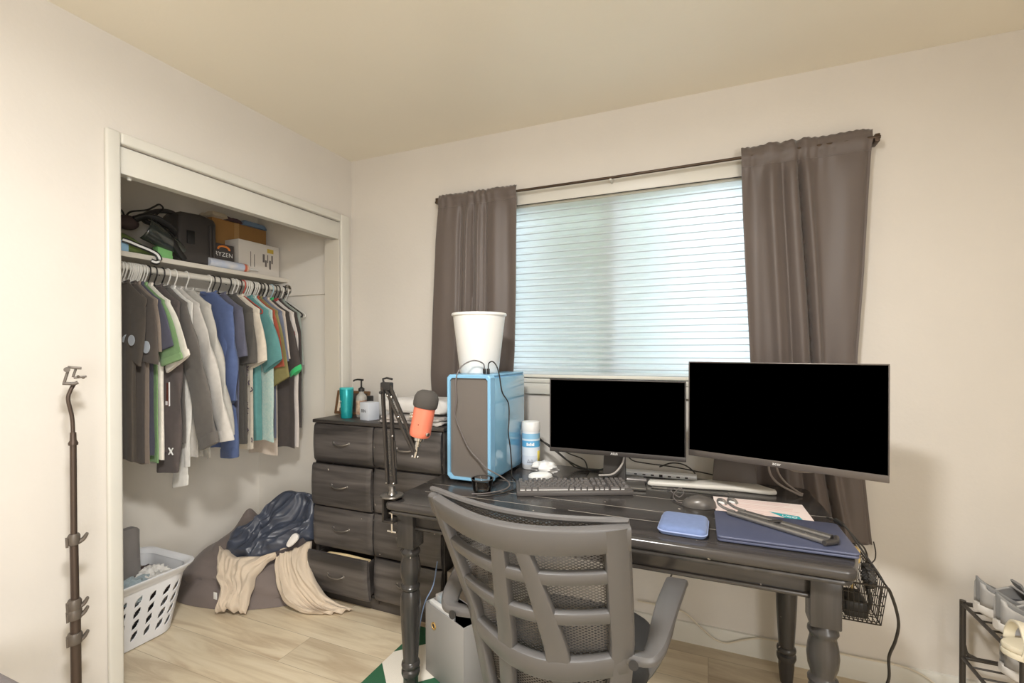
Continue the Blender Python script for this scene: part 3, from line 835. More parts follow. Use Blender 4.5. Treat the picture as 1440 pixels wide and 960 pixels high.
# ---------------------------------------------------------------- garments
def fabric(name, col, col2=None, var=.06, sc=40, bump=.25): return mat('cloth_' + name, col, .85, var=var, scale=sc, bump=bump, bscale=350, sheen=.15, col2=col2, spec=.25)
ZN, ZS = 1.622, 1.536
WS = .188
def garment(name, label, y, col, hc, hlabel, style='tee', hem=.80, sl=None, w=.165, b=.012, rz=0.0, seed=0, sleeve_col=None, trim=None, flare=0.0, hooded=False, sleeve_w=.085, body_col=None, dx=0.0):
    """sl: (x inner, x outer, z inner, z outer) of the room-side sleeve opening, world x/z"""
    t = thing(name, label, {'tee': 't-shirt', 'long': 'shirt'}.get(style, style), (RX, y, hem), rz, 'clothes on the closet rod')
    def W(p): return Vector((p[0], p[1], p[2] - hem))
    def wav(th, k, s): return math.sin(th * k + s)
    # body
    rg = []
    zs = [hem + .004, hem, hem + .002] + [lerp(hem + .02, ZS - .02, i / 20) for i in range(21)] + [ZS, ZS + .022, ZS + .045, ZS + .066, ZN - .006]
    for i, z in enumerate(zs):
        u = (z - hem) / (ZS - hem)
        if z <= ZS:
            a = lerp(w + flare, w, min(1, u)) + .008 * nz(u * 4, seed * 3.1)
            a = lerp(a, WS, sm(.80, .99, u))
        else:
            a = lerp(WS - .004, .05, ((z - ZS) / (ZN - ZS)) ** .85)
        bb = b * (1.0 if u < .9 else lerp(1, .7, min(1, (u - .9) / .2)))
        amp = b * .75 * (1 - sm(.5, 1, u))
        k = .86 if i == 0 else 1
        ring = []
        for j in range(56):
            th = 2 * PI * j / 56
            c, s_ = math.cos(th), math.sin(th)
            x = a * k * math.copysign(abs(c) ** .7, c)
            yy = bb * k * math.copysign(abs(s_) ** .8, s_)
            yy += amp * math.sin(x * 42 + seed * 2 + 2.0 * nz(x * 5, u * 2, seed)) * (1 - abs(c) ** 6)
            x += amp * .6 * wav(th, 9, seed)
            ring.append(W((x + dx, yy, z + (.006 * math.sin(x * 30 + seed) if i < 3 else 0))))
        rg.append(ring)
    body = build('body', MB().loft(rg, True, True), body_col or col, t, local=True, sharp=60)
    # collar
    cr_ = [(W((.058 * math.cos(2 * PI * j / 20) + dx, b * .8 * math.sin(2 * PI * j / 20), ZN - .004 - .012 * (math.sin(2 * PI * j / 20) < 0) + .006 * abs(math.cos(2 * PI * j / 20))))) for j in range(20)]
    build('collar', MB().tube(cr_, .0055, 6, closed=True), trim or col, t, local=True)
    if hooded:
        hd = MB().ball(W((-.02, -.002, ZN - .045)), (.085, b * 1.15, .055), 18, 10)
        build('hood', hd, col, t, local=True)
    # sleeves
    for sd in (1, -1):
        if sd == 1:
            ci = Vector((sl[0] - RX, 0, sl[2])); co_ = Vector((sl[1] - RX, 0, sl[3]))
        else:
            if style == 'long': ci = Vector((-.10, 0, hem + .02)); co_ = Vector((-.20, 0, hem + .02))
            else: ci = Vector((-.10, 0, 1.24)); co_ = Vector((-.235, 0, 1.29))
        ce = (ci + co_) / 2; ch_ = (co_ - ci).length / 2
        st = Vector((sd * (WS - .065) + dx, 0, ZS - .028))
        ax = (co_ - ci).normalized()
        rg = []
        n = 22 if style == 'long' else 14
        mid = st.lerp(ce, .42) + Vector((sd * (.016 if style == 'long' else .006), 0, .012))
        path = catmull([st, mid, ce], n // 2)
        for i, p in enumerate(path):
            q = i / (len(path) - 1)
            d = (path[min(i + 1, len(path) - 1)] - path[max(i - 1, 0)]).normalized()
            across = Vector((-d.z, 0, d.x)) * -sd
            if across.x * sd < 0 and across.z < 0: across = -across
            tgt = ax if ax.dot(across) > 0 else -ax
            across = across.lerp(tgt, sm(.55, 1, q)).normalized()
            hw = lerp(.062, ch_, sm(0, .9, q))
            th_ = b * lerp(.85, 1.15, q)
            ring = []
            for j in range(24):
                th = 2 * PI * j / 24
                c, s_ = math.cos(th), math.sin(th)
                rip = (b * .45 * math.sin(q * 17 + th * 2 + seed) * sm(.1, .4, q)) if style == 'long' else b * .25 * math.sin(q * 6 + th * 3 + seed)
                ring.append(W(p + across * (hw * math.copysign(abs(c) ** .8, c) + rip * .3 * c) + Vector((0, th_ * s_ + rip * .8, 0))))
            rg.append(ring)
        # turned-in opening
        last = rg[-1]; cen = sum(last, Vector()) / len(last)
        dd = (path[-1] - path[-2]).normalized()
        rg.append([cen + (p - cen) * .82 - dd * .004 for p in last]); rg.append([cen + (p - cen) * .78 - dd * .03 for p in last])
        s_o = build('sleeve', MB().loft(rg, False, True), sleeve_col or col, t, local=True, sharp=60)
        if style == 'long':
            cf = []
            for k_, sc_ in ((-.05, .97), (-.045, 1.04), (-.005, 1.04), (.002, 1.0), (.002, .85)):
                cf.append([cen + (p - cen) * sc_ + dd * k_ for p in last])
            build('cuff', MB().loft(cf, False, True), trim or sleeve_col or col, s_o, local=True, sharp=60)
        elif trim is not None and sd == 1:
            cf = []
            for k_, sc_ in ((-.028, 1.02), (-.026, 1.08), (-.002, 1.08), (.002, 1.0), (.001, .8)):
                cf.append([cen + (p - cen) * sc_ + dd * k_ for p in last])
            build('cuff', MB().loft(cf, False, True), trim, s_o, local=True, sharp=60)
    hanger(y, hc, hlabel, 'clothes hangers on the rod', rz)
    return t

F = {}
def fb(n, c, **k):
    F[n] = fabric(n, c, **k); return F[n]
WH = 'white plastic hanger holding the '
BK = 'black plastic hanger holding the '
g1 = garment('shirt', 'dark olive grey t-shirt with small white prints, leftmost on the rod', 1.300, fb('olive_grey', (90, 83, 76)), 'white', WH + 'leftmost olive grey t-shirt', hem=.81, sl=(-2.45, -2.335, 1.30, 1.235), w=.10, b=.0085, seed=1)
g2 = garment('shirt', 'dark brown-grey t-shirt with two round white prints on the sleeve', 1.328, fb('brown_grey', (96, 88, 82)), 'white', WH + 'brown-grey t-shirt with round white prints', hem=.80, sl=(-2.395, -2.258, 1.262, 1.243), w=.118, b=.006, seed=2)
garment('shirt', 'taupe t-shirt squeezed behind the dark one with round prints', 1.345, fb('taupe', (148, 134, 122)), 'white', WH + 'taupe t-shirt', hem=.79, sl=(-2.38, -2.262, 1.30, 1.30), w=.122, b=.005, seed=3)
garment('shirt', 'dark navy grey t-shirt with short sleeve in front of the green one', 1.359, fb('navy_grey', (88, 88, 104)), 'white', WH + 'navy grey t-shirt', hem=.82, sl=(-2.30, -2.2, 1.302, 1.33), w=.132, b=.005, seed=4)
garment('shirt', 'green t-shirt with rolled short sleeve', 1.374, fb('leaf_green', (126, 160, 112)), 'white', WH + 'green t-shirt', hem=.785, sl=(-2.312, -2.165, 1.235, 1.272), w=.132, b=.006, seed=5, trim=fb('leaf_green_cuff', (138, 174, 122)))
garment('shirt', 'white t-shirt beside the green one', 1.398, fb('white', (232, 226, 216)), 'white', WH + 'white t-shirt beside the green one', hem=.80, sl=(-2.311, -2.158, 1.205, 1.286), w=.135, b=.008, seed=6, trim=fb('white_cuff', (236, 228, 218)))
g7 = garment('shirt', 'charcoal long-sleeved shirt with white emblem above the cuff', 1.440, fb('charcoal', (92, 84, 82)), 'black', BK + 'charcoal long-sleeved shirt', style='long', hem=.83, sl=(-2.452, -2.30, .722, .735), w=.165, b=.014, seed=7)
garment('shirt', 'dark grey long-sleeved shirt with its sleeve swung outward', 1.474, fb('dark_grey', (104, 100, 96)), 'black', BK + 'dark grey long-sleeved shirt', style='long', hem=.86, sl=(-2.20, -2.075, .838, .89), w=.165, b=.012, seed=8)
garment('shirt', 'white thermal shirt whose long cuff hangs lowest of all', 1.501, fb('thermal', (226, 224, 218)), 'white', WH + 'white thermal shirt', style='long', hem=.74, sl=(-2.445, -2.335, .632, .655), w=.16, b=.008, seed=9)
garment('sweatshirt', 'light grey hooded sweatshirt, left of the two pale grey ones', 1.533, fb('light_grey', (196, 192, 186)), 'white', WH + 'left pale grey sweatshirt', style='long', hem=.78, sl=(-2.150, -2.058, .872, .888), w=.165, b=.013, seed=10, hooded=True)
garment('sweatshirt', 'pale grey sweatshirt next to the blue one', 1.590, fb('pale_grey', (186, 183, 176)), 'white', WH + 'pale grey sweatshirt next to the blue one', style='long', hem=.77, sl=(-2.22, -2.126, .88, .9), w=.17, b=.018, seed=11)
garment('sweatshirt', 'blue long-sleeved sweatshirt in the middle of the rod', 1.708, fb('denim_blue', (90, 106, 148)), 'white', WH + 'blue sweatshirt', style='long', hem=.79, sl=(-2.38, -2.265, .742, .752), w=.165, b=.02, seed=12)
garment('shirt', 'slate blue-grey t-shirt between the blue sweatshirt and the charcoal t-shirt', 1.762, fb('slate', (100, 101, 118)), 'black', BK + 'slate t-shirt', hem=.78, sl=(-2.36, -2.255, 1.262, 1.28), w=.15, b=.013, seed=13)
garment('shirt', 'charcoal t-shirt beside the cream printed shirt', 1.822, fb('charcoal_tee', (90, 87, 83)), 'black', BK + 'charcoal t-shirt', hem=.80, sl=(-2.399, -2.262, 1.228, 1.242), w=.132, b=.018, seed=14)
g14 = garment('shirt', 'cream short-sleeved shirt with a dark print down the front edge', 1.866, fb('cream', (222, 212, 196)), 'white', WH + 'cream printed shirt', hem=.76, sl=(-2.376, -2.235, 1.20, 1.255), w=.132, b=.013, seed=15)
garment('shirt', 'teal short-sleeved polo shirt', 1.922, fb('teal', (96, 148, 148)), 'white', WH + 'teal polo shirt', hem=.795, sl=(-2.324, -2.182, 1.18, 1.262), w=.132, b=.013, seed=16)
garment('shirt', 'pale aqua shirt with a fine pattern, its hem showing right of the teal polo', 1.948, fb('aqua', (178, 210, 205), col2=(206, 222, 214), sc=90), 'white', WH + 'pale aqua patterned shirt', hem=.79, sl=(-2.36, -2.26, 1.25, 1.25), w=.195, b=.007, seed=17)
garment('shirt', 'rust red t-shirt squeezed behind the teal polo', 1.966, fb('rust', (172, 88, 68)), 'black', BK + 'rust red t-shirt', hem=.80, sl=(-2.335, -2.215, 1.20, 1.22), w=.132, b=.006, seed=18)
garment('shirt', 'olive green t-shirt with wide short sleeve', 1.986, fb('olive', (142, 134, 88)), 'white', WH + 'olive green t-shirt', hem=.82, sl=(-2.335, -2.202, 1.095, 1.16), w=.132, b=.008, seed=19)
garment('shirt', 'blue-grey t-shirt left of the black and green one', 2.015, fb('blue_grey', (118, 124, 142)), 'black', BK + 'blue-grey t-shirt', hem=.80, sl=(-2.34, -2.238, 1.23, 1.247), w=.132, b=.009, seed=20)
garment('shirt', 'pale beige long shirt with tails hanging below the others', 2.037, fb('pale_beige', (216, 202, 188)), 'black', BK + 'pale beige long shirt', hem=.69, sl=(-2.33, -2.25, 1.25, 1.26), w=.118, b=.006, seed=21)
garment('shirt', 'black t-shirt with bright green sleeve trim', 2.064, fb('black_brown', (76, 70, 68)), 'black', BK + 'black t-shirt with green trim', hem=.735, sl=(-2.275, -2.192, 1.15, 1.20), w=.225, b=.012, seed=22, trim=fb('bright_green', (70, 196, 122)))
garment('shirt', 'white sports shirt with red trim near the right end of the rod', 2.098, fb('white_red', (222, 214, 208)), 'blue', 'light blue plastic hanger holding the white shirt with red trim', hem=.74, sl=(-2.33, -2.265, 1.38, 1.40), w=.225, b=.008, seed=23, trim=fb('red_trim', (176, 78, 76)))
garment('shirt', 'black narrow shirt near the right end of the rod', 2.122, fb('soft_black', (78, 72, 70)), 'black', BK + 'narrow black shirt', hem=.85, sl=(-2.33, -2.25, 1.10, 1.13), w=.222, b=.007, seed=24)
garment('shirt', 'sage grey shirt last on the right end of the rod', 2.146, fb('sage', (158, 166, 158)), 'black', BK + 'sage grey shirt', hem=.95, sl=(-2.33, -2.255, 1.2, 1.22), w=.2, b=.006, seed=25)
# hangers whose garment cannot be made out
for y in (1.312, 1.337, 1.352, 1.367, 1.386):
    hanger(y, 'white', 'white plastic hanger squeezed into the left end of the rod, its garment hidden', 'hidden white hangers at the left of the rod')
hanger(1.412, 'black', 'black plastic hanger just left of the charcoal long-sleeved shirt', 'clothes hangers on the rod')
hanger(1.729, 'black', 'black plastic hanger just right of the blue sweatshirt', 'clothes hangers on the rod')
hanger(1.845, 'white', 'white plastic hanger between charcoal t-shirt and cream shirt', 'clothes hangers on the rod')
hanger(1.887, 'black', 'black plastic hanger between the cream shirt and the red hanger', 'clothes hangers on the rod')
hanger(1.910, 'red', 'red plastic hanger among the crowded hangers on the right half of the rod', 'clothes hangers on the rod')
for y in (1.936, 1.957, 1.976, 2.000, 2.05):
    hanger(y, 'white', 'white plastic hanger crowded on the right half of the rod, its garment hidden', 'hidden white hangers at the right of the rod')
hanger(2.170, 'white', 'bare white plastic hanger left of the last black one', 'clothes hangers on the rod', .02)
hanger(2.188, 'black', 'bare black plastic hanger at the right end of the rod', 'clothes hangers on the rod', .03)
hanger(2.208, 'white', 'bare white plastic hanger, last at the right end of the rod', 'clothes hangers on the rod', .05)

# prints on the garments
def decal(name, poly_fn, x, y, z, m, parent):
    return build(name, MB().slab(poly_fn, 0, .0012, M=basis((x, y, z), (1, 0, .0), (0, 0, 1))), m, parent)
circ = lambda r, n=18: [(r * math.cos(2 * PI * i / n), r * math.sin(2 * PI * i / n)) for i in range(n)]
M_print = mat('print_pale_blue', (206, 214, 224), .7)
decal('print', circ(.028), -2.322, 1.328 - .0125, 1.322, M_print, g2)
decal('print', circ(.024), -2.372, 1.300 - .0150, 1.352, M_print, g1)
decal('print', [(-.012, .02), (.0, .03), (.016, .034), (.004, .018), (-.004, -.002), (-.012, .0)], -2.425, 1.300 - .0150, 1.345, M_print, g1)
# white emblem on the charcoal sleeve: two curved strokes back to back
em_ = MB()
Mx = basis((-2.322, 1.440 - .0225, .835), (1, 0, 0), (0, 0, 1))
for sg in (-1, 1):
    em_.tube([Mx @ Vector((sg * .015, .0155, 0)), Mx @ Vector((sg * .0045, .004, 0)), Mx @ Vector((sg * .0045, -.004, 0)), Mx @ Vector((sg * .015, -.0155, 0))], .0032, 6, k=5)
build('emblem', em_, M_inkw, g7, label='white emblem of two strokes back to back')
pm = MB()
random.seed(5)
for i in range(11):
    z = .80 + i * .045 + random.uniform(-.01, .01); x = -2.335 + random.uniform(-.03, .012)
    p0 = Vector((x, 1.866 - .0225, z)); q = [p0 + Vector((random.uniform(-.014, .014), 0, k * .012)) for k in range(3)]
    pm.tube(q, .003, 5)
hg_ = thing('hang_tag', 'small dark red tag with white border hanging beside the charcoal shirt', 'tag', (-2.36, 1.424, 1.045))
build('card', MB().box((-2.392, 1.4225, 1.045), (-2.342, 1.4255, 1.155), .001), mat('tag_brown', (96, 52, 42), .6), hg_)
build('border', MB().box((-2.395, 1.4215, 1.045), (-2.391, 1.426, 1.158)).box((-2.343, 1.4215, 1.045), (-2.339, 1.426, 1.158)).box((-2.380, 1.4212, 1.050), (-2.352, 1.4224, 1.068)), M_inkw, hg_, label='white border')
build('tie', MB().tube([(-2.367, 1.424, 1.157), (-2.368, 1.424, 1.25), (-2.38, 1.424, 1.34)], .0012, 5), M_cablew, hg_)
build('print', pm, mat('print_dark', (84, 74, 88), .8), g14, label='dark brush-stroke print')
# ---------------------------------------------------------------- things on the closet shelf
SZT = SZ + .0006
# black blow-moulded tool case with carry handle
tc = thing('tool_case', 'black hard plastic tool case with carry handle on the closet shelf', 'tool case', (-2.6, 1.69, SZT))
M_case = mat('case_black', (62, 58, 56), .38, bump=.1, bscale=120)
m = MB().slab([(1.585, 0), (1.775, 0), (1.785, .02), (1.785, .235), (1.772, .258), (1.70, .27), (1.60, .262), (1.583, .24), (1.578, .03)], -2.66, -2.515, .016, 4, M=Matrix.Translation((0, 0, SZT)), axis='x')
for y in (1.745, 1.765): m.tube([(-2.513, y, SZT + .03), (-2.513, y, SZT + .22)], .006, 8)
build('shell', m, M_case, tc)
build('handle', MB().bar(catmull([(-2.60, 1.62, SZT + .245), (-2.60, 1.60, SZT + .262), (-2.60, 1.565, SZT + .262), (-2.60, 1.52, SZT + .248), (-2.60, 1.475, SZT + .22), (-2.60, 1.47, SZT + .19), (-2.60, 1.50, SZT + .182), (-2.60, 1.58, SZT + .19)], 5), .035, .022, (1, 0, 0), bev=.5), M_case, tc)
build('latch', MB().box((-2.516, 1.62, SZT + .10), (-2.508, 1.66, SZT + .17), .003), M_black, tc)
# smoky face shield / mask with cord
hm = thing('face_shield', 'smoky black face shield lying in front of the tool case', 'face shield', (-2.55, 1.52, SZT))
def shell(u, v):
    a = math.radians(-70 + 150 * u)
    L_ = .21 * v
    r = .062 * (1 - .55 * v ** 1.6)
    c = Vector((-2.545, 1.425, SZT + .135)); d = Vector((0, .93, -.36)).normalized(); up_ = Vector((0, .36, .93)); o = Vector((1, 0, 0))
    return c + d * L_ + (o * math.cos(a) + up_ * math.sin(a)) * r
M_smoke = mat('smoky_visor', (58, 64, 62), .12, var=.25, scale=18, spec=.8, coat=.5)
build('visor', MB().grid(shell, 20, 18), M_smoke, hm, solid=.003)
build('head_band', MB().bar(catmull([(-2.53, 1.385, SZT + .165), (-2.515, 1.43, SZT + .190), (-2.52, 1.49, SZT + .19), (-2.535, 1.56, SZT + .165), (-2.55, 1.61, SZT + .125)], 5), .03, .02, (.6, 0, .8)), M_black, hm)
build('grip', MB().bar(catmull([(-2.515, 1.50, SZT + .145), (-2.51, 1.54, SZT + .10), (-2.515, 1.575, SZT + .05), (-2.52, 1.61, SZT + .012)], 5), .035, .028, (0, .8, .6), bev=.5), M_black, hm)
build('head_pad', MB().ball((-2.56, 1.37, SZT + .15), (.04, .05, .035), 14, 8), mat('pad_brown', (70, 56, 54), .8), hm)
single('tangled_cord', 'thin black cord looping up above the shelf at its left end', 'cord', MB().tube([(-2.58, 1.335, 1.998), (-2.585, 1.365, 1.972), (-2.58, 1.375, 1.947), (-2.57, 1.392, 1.975), (-2.575, 1.464, 2.004), (-2.58, 1.50, 2.03), (-2.585, 1.53, 2.052), (-2.58, 1.545, 2.035), (-2.575, 1.52, 2.005), (-2.57, 1.487, 1.975), (-2.565, 1.44, 1.955), (-2.56, 1.40, 1.95)], .0042, 8, k=6), M_cable, (-2.58, 1.44, 1.95))
# green pouch with striped strap
gb = thing('pouch', 'olive green cloth pouch at the left end of the closet shelf', 'pouch', (-2.54, 1.39, SZT))
M_pouch = fabric('pouch_green', (112, 132, 74), sc=20)
def pouch(u, v):
    th = 2 * PI * u; q = v
    y = lerp(1.285, 1.475, q)
    k = math.sin(PI * min(max(q, .02), .98)) ** .35
    hgt = lerp(.125, .02, q)
    return Vector((-2.545 + .045 * k * math.cos(th), y, SZT + hgt * .5 + .002 + hgt * .5 * k * math.sin(th) + .003 * nz(u * 6, v * 5)))
build('cloth_body', MB().grid(pouch, 24, 20), M_pouch, gb)
sp = [(-2.492, 1.315, SZT + .05), (-2.484, 1.335, SZT + .045), (-2.482, 1.37, SZT + .035), (-2.480, 1.42, SZT + .022), (-2.478, 1.455, SZT + .006), (-2.472, 1.462, SZT - .022), (-2.470, 1.445, SZT - .034), (-2.472, 1.425, SZT - .030)]
build('strap', MB().bar(catmull(sp, 5), .024, .004, (.1, .3, .95)), M_black, gb, label='black strap')
build('strap_stripe', MB().bar(catmull([(p[0] + .0028, p[1], p[2]) for p in sp], 5), .010, .002, (.1, .3, .95)), M_inkw, gb, label='white stripe on the strap')
single('small_box', 'light green small box under the face shield', 'box', MB().box((-2.57, 1.487, SZT), (-2.525, 1.556, SZT + .06), .003).box((-2.571, 1.486, SZT + .0), (-2.524, 1.557, SZT + .022), .002), mat('mint_green', (134, 196, 124), .6), (-2.55, 1.52, SZT))
single('tissue_pack', 'small pale blue pack at the far left of the closet shelf', 'pack', MB().box((-2.535, 1.30, SZT), (-2.497, 1.345, SZT + .05), .004), mat('pack_blue', (150, 190, 220), .5), (-2.52, 1.32, SZT))
# processor carton
pb = thing('processor_box', 'dark grey carton with orange arc and white lettering', 'box', (-2.57, 1.84, SZT))
build('carton', MB().box((-2.60, 1.775, SZT), (-2.535, 1.902, SZT + .142), .002), mat('carton_grey', (76, 72, 72), .45), pb)
Mf = basis((-2.5345, 1.838, SZT + .072), (0, 1, 0), (0, 0, 1))
build('orange_arc', MB().tube([Mf @ Vector((.034 * math.cos(math.radians(a)), .040 + .018 * math.sin(math.radians(a)), 0)) for a in range(-10, 191, 20)], .006, 6), mat('orange_ink', (226, 134, 60), .5), pb)
build('carton_band', MB().box((-2.5352, 1.778, SZT + .0), (-2.5338, 1.90, SZT + .02)), M_inkw, pb, label='white band')
text('lettering', 'RYZEN', .034, Mf @ Matrix.Translation((0, .010, .0008)), M_inkw, pb, spacing=1.05)
# caulk tube lying on the shelf
ct = thing('caulk_tube', 'white caulk cartridge with pale nozzle lying along the shelf edge', 'caulk tube', (-2.515, 1.85, SZT))
My = lambda y: basis((-2.517, y, SZT + .0245), (1, 0, 0), (0, 0, 1))
ax_ = Matrix(((1, 0, 0, -2.517), (0, 0, 1, 0), (0, 1, 0, SZT + .0245), (0, 0, 0, 1)))
build('cartridge', MB().lathe([(.0, 1.735), (.0235, 1.735), (.024, 1.74), (.024, 1.955), (.0, 1.955)], 24, M=ax_), mat('cartridge_white', (222, 220, 218), .4, col2=(190, 200, 220), scale=14), ct)
build('end_cap', MB().lathe([(.0, 1.9552), (.0245, 1.9552), (.0245, 1.965), (.018, 1.972), (.0, 1.972)], 24, M=ax_), mat('cap_peach', (226, 190, 170), .4), ct)
build('red_band', MB().lathe([(.0242, 1.940), (.0246, 1.940), (.0246, 1.9545), (.0242, 1.9545)], 24, M=ax_), mat('cap_red', (206, 110, 84), .4), ct)
build('nozzle', MB().lathe([(.0, 1.9722), (.009, 1.9722), (.003, 2.045), (.0, 2.045)], 14, M=ax_), M_white, ct)
# white carton with printed labels
wb = thing('carton', 'white cardboard carton with printed labels on the closet shelf', 'box', (-2.57, 2.07, SZT))
build('box_body', MB().box((-2.655, 1.932, SZT), (-2.537, 2.214, SZT + .196), .002), mat('white_card', (222, 216, 208), .6), wb)
Mf = basis((-2.5366, 2.07, SZT + .09), (0, 1, 0), (0, 0, 1))
lb = MB()
for x, y, w_, h in ((-.06, .0, .004, .09), (-.035, -.005, .004, .075), (.03, .02, .014, .05), (.045, -.01, .012, .04), (.058, .02, .006, .05), (.075, -.015, .012, .055), (.09, .02, .010, .05)):
    lb.box((x - w_ / 2, y - h / 2, -.0004), (x + w_ / 2, y + h / 2, .0004), M=Mf)
build('printed_marks', lb, mat('print_grey', (112, 106, 104), .6), wb)
build('yellow_sticker', MB().box((.055, .058, -.0004), (.10, .083, .0005), M=Mf), mat('sticker_yellow', (196, 168, 70), .5), wb)
# brown carton behind, with a folded pile on top
bc = thing('carton', 'brown cardboard carton behind the white one on the closet shelf', 'box', (-2.71, 2.05, SZT))
build('box_body', MB().box((-2.757, 1.86, SZT), (-2.662, 2.222, SZT + .318), .002), mat('brown_card', (166, 124, 72), .75, var=.05), bc)
build('tape', MB().box((-2.6618, 1.998, SZT + .001), (-2.6612, 2.03, SZT + .318)), mat('tape_tan', (186, 148, 98), .4), bc)
def pile(name, label, cat, y0, y1, x0, x1, z0, z1, m, sd=0):
    b_ = MB()
    def f(u, v):
        e = min(u, 1 - u, v, 1 - v)
        return Vector((lerp(x0, x1, u), lerp(y0, y1, v), z0 + (z1 - z0) * (min(1, e / .12) ** .5) * (1 + .15 * nz(u * 4 + sd, v * 6)) + .001))
    b_.grid(f, 16, 24); b_.grid(lambda u, v: Vector((lerp(x0, x1, u), lerp(y0, y1, v), z0)), 16, 24)
    return single(name, label, cat, b_, m, ((x0 + x1) / 2, (y0 + y1) / 2, z0))
pile('folded_cloth', 'cream folded cloth hanging over the left end of the brown carton', 'cloth', 1.835, 1.93, -2.75, -2.62, SZ + .3195, SZ + .345, fabric('cream_fold', (216, 202, 178)))
pile('folded_bag', 'blue folded bag on top of the brown carton', 'bag', 2.05, 2.215, -2.75, -2.645, SZ + .3195, SZ + .35, mat('bag_blue', (122, 150, 186), .5), 3)
pile('folded_bag', 'dark purple folded strap bag between the cream cloth and the blue bag', 'bag', 1.935, 2.045, -2.75, -2.648, SZ + .3195, SZ + .343, mat('bag_purple', (84, 64, 74), .6), 5)

# ---------------------------------------------------------------- laundry basket
lbk = thing('laundry_basket', 'white plastic laundry basket with leaf-shaped holes on the closet floor', 'laundry basket', (-2.47, 1.23, 0))
M_bask = mat('basket_white', (224, 226, 230), .4)
def rrect(cx, cy, hx, hy, r, n=8):
    o = []
    for (sx, sy, a0) in ((1, 1, 0), (-1, 1, 90), (-1, -1, 180), (1, -1, 270)):
        for i in range(n + 1):
            a = math.radians(a0 + 90 * i / n)
            o.append((cx + sx * (hx - r) + r * math.cos(a), cy + sy * (hy - r) + r * math.sin(a)))
    return o
def bring(z, off=0.0):
    k = z / .30
    return [Vector((p[0], p[1], z)) for p in rrect(-2.47, 1.23, lerp(.150, .192, k) + off, lerp(.215, .262, k) + off, .085)]
# wall as a fine sheet in which leaf-shaped holes are cut
NU, NV = 420, 100
def bpt(u, z):
    r = bring(z); n = len(r)
    # arc-length parameter
    return r
def perim(z):
    r = bring(z); L = [0.0]
    for i in range(len(r)): L.append(L[-1] + (r[(i + 1) % len(r)] - r[i]).length)
    return r, L
def at(z, u):
    r, L = cache[z]; s = u * L[-1]
    for i in range(len(r)):
        if L[i + 1] >= s:
            t = (s - L[i]) / max(1e-9, L[i + 1] - L[i]); return r[i].lerp(r[(i + 1) % len(r)], t)
    return r[0]
cache = {}
zs = [.004 + .285 * j / NV for j in range(NV + 1)]
for z in zs: cache[z] = perim(z)
vs = [at(z, i / NU) for z in zs for i in range(NU)]
fs = []
PW = 1.66
def hole(u, z):
    s = u * PW
    if not (.035 < z < .235): return False
    row = (z - .038) / .050
    ri = math.floor(row); cz = .038 + (ri + .5) * .050
    ph = .5 * (ri % 2) * 0
    col = (s - (z - .1) * .0) / .062 + ph
    ci = math.floor(col); cs_ = (ci + .5 - ph) * .062
    dx, dz = s - cs_, z - cz
    # leaf leaning to the right
    a = math.radians(58); x = dx * math.cos(a) + dz * math.sin(a); y = -dx * math.sin(a) + dz * math.cos(a)
    h = .0245
    return abs(x) < h and abs(y) < .0105 * (1 - (x / h) ** 2)
for j in range(NV):
    for i in range(NU):
        zc = (zs[j] + zs[j + 1]) / 2
        if hole((i + .5) / NU, zc): continue
        a = j * NU + i; b_ = j * NU + (i + 1) % NU
        fs.append((a, b_, b_ + NU, a + NU))
wl = MB().add(vs, fs)
wl.add([p for p in cache[zs[0]][0]], [tuple(range(len(cache[zs[0]][0])))])
build('basket_wall', wl, M_bask, lbk, solid=.003)
rm = [bring(.268, .002), bring(.268, .006), bring(.285, .012), bring(.296, .022), bring(.304, .024), bring(.306, .018), bring(.300, .006), bring(.290, .001), bring(.285, -.002)]
build('rim', MB().loft(rm, False, False), M_bask, lbk, solid=.002)
# things in the basket
def heap(name, label, cat, cx, cy, cz, rx, ry, rz, m, amp=.02, fq=9, sd=0, n=32, k=20):
    b_ = MB()
    c = Vector((cx, cy, cz))
    rings = []
    for i in range(k + 1):
        ph = -PI / 2 + PI * i / k
        cr = max(math.cos(ph), 1e-3)
        ring = []
        for j in range(n):
            a = 2 * PI * j / n
            d = Vector((cr * math.cos(a), cr * math.sin(a), math.sin(ph)))
            q = 1 + amp / max(rx, ry) * (2.2 * (ridge(d.x * fq * .3 + sd, d.y * fq * .3, d.z * fq * .3) - .5) + nz(d.x * fq + sd, d.y * fq, d.z * fq))
            ring.append(c + Vector((rx * d.x * q, ry * d.y * q, rz * d.z * q)))
        rings.append(ring)
    b_.loft(rings)
    return single(name, label, cat, b_, m, (cx, cy, cz - rz))
M_gcl = fabric('basket_grey', (122, 118, 116), sc=14)
t = thing('folded_trousers', 'grey folded trousers standing up out of the laundry basket', 'trousers', (-2.45, 1.24, .09))
def tr(u, v, off=0.0):
    y = lerp(1.12, 1.36, u) - .012 * (1 - v); z = lerp(.13, .49, v)
    bulge = .030 * (math.sin(PI * u) ** .5) * (1 - .3 * v) + .006 * math.sin(u * 14 + v * 2)
    if u > .92: z -= .02 * (u - .92) / .08 * v
    return Vector((-2.43 - .10 * v * .3 + bulge * off, y, z))
m = MB(); m.grid(lambda u, v: tr(u, v, 1), 30, 24); m.grid(lambda u, v: tr(u, v, -1), 30, 24)
pe = [(i / 30, 0) for i in range(30)] + [(1, j / 24) for j in range(24)] + [(1 - i / 30, 1) for i in range(30)] + [(0, 1 - j / 24) for j in range(24)]
m.loft([[tr(*p, 1) for p in pe], [tr(*p, -1) for p in pe]], False, False)
build('folded_legs', m, M_gcl, t)
heap('crumpled_shirt', 'dark brown crumpled shirt heaped in the laundry basket', 'shirt', -2.47, 1.33, .2, .14, .14, .075, fabric('basket_dark', (62, 50, 48)), .025, sd=2)
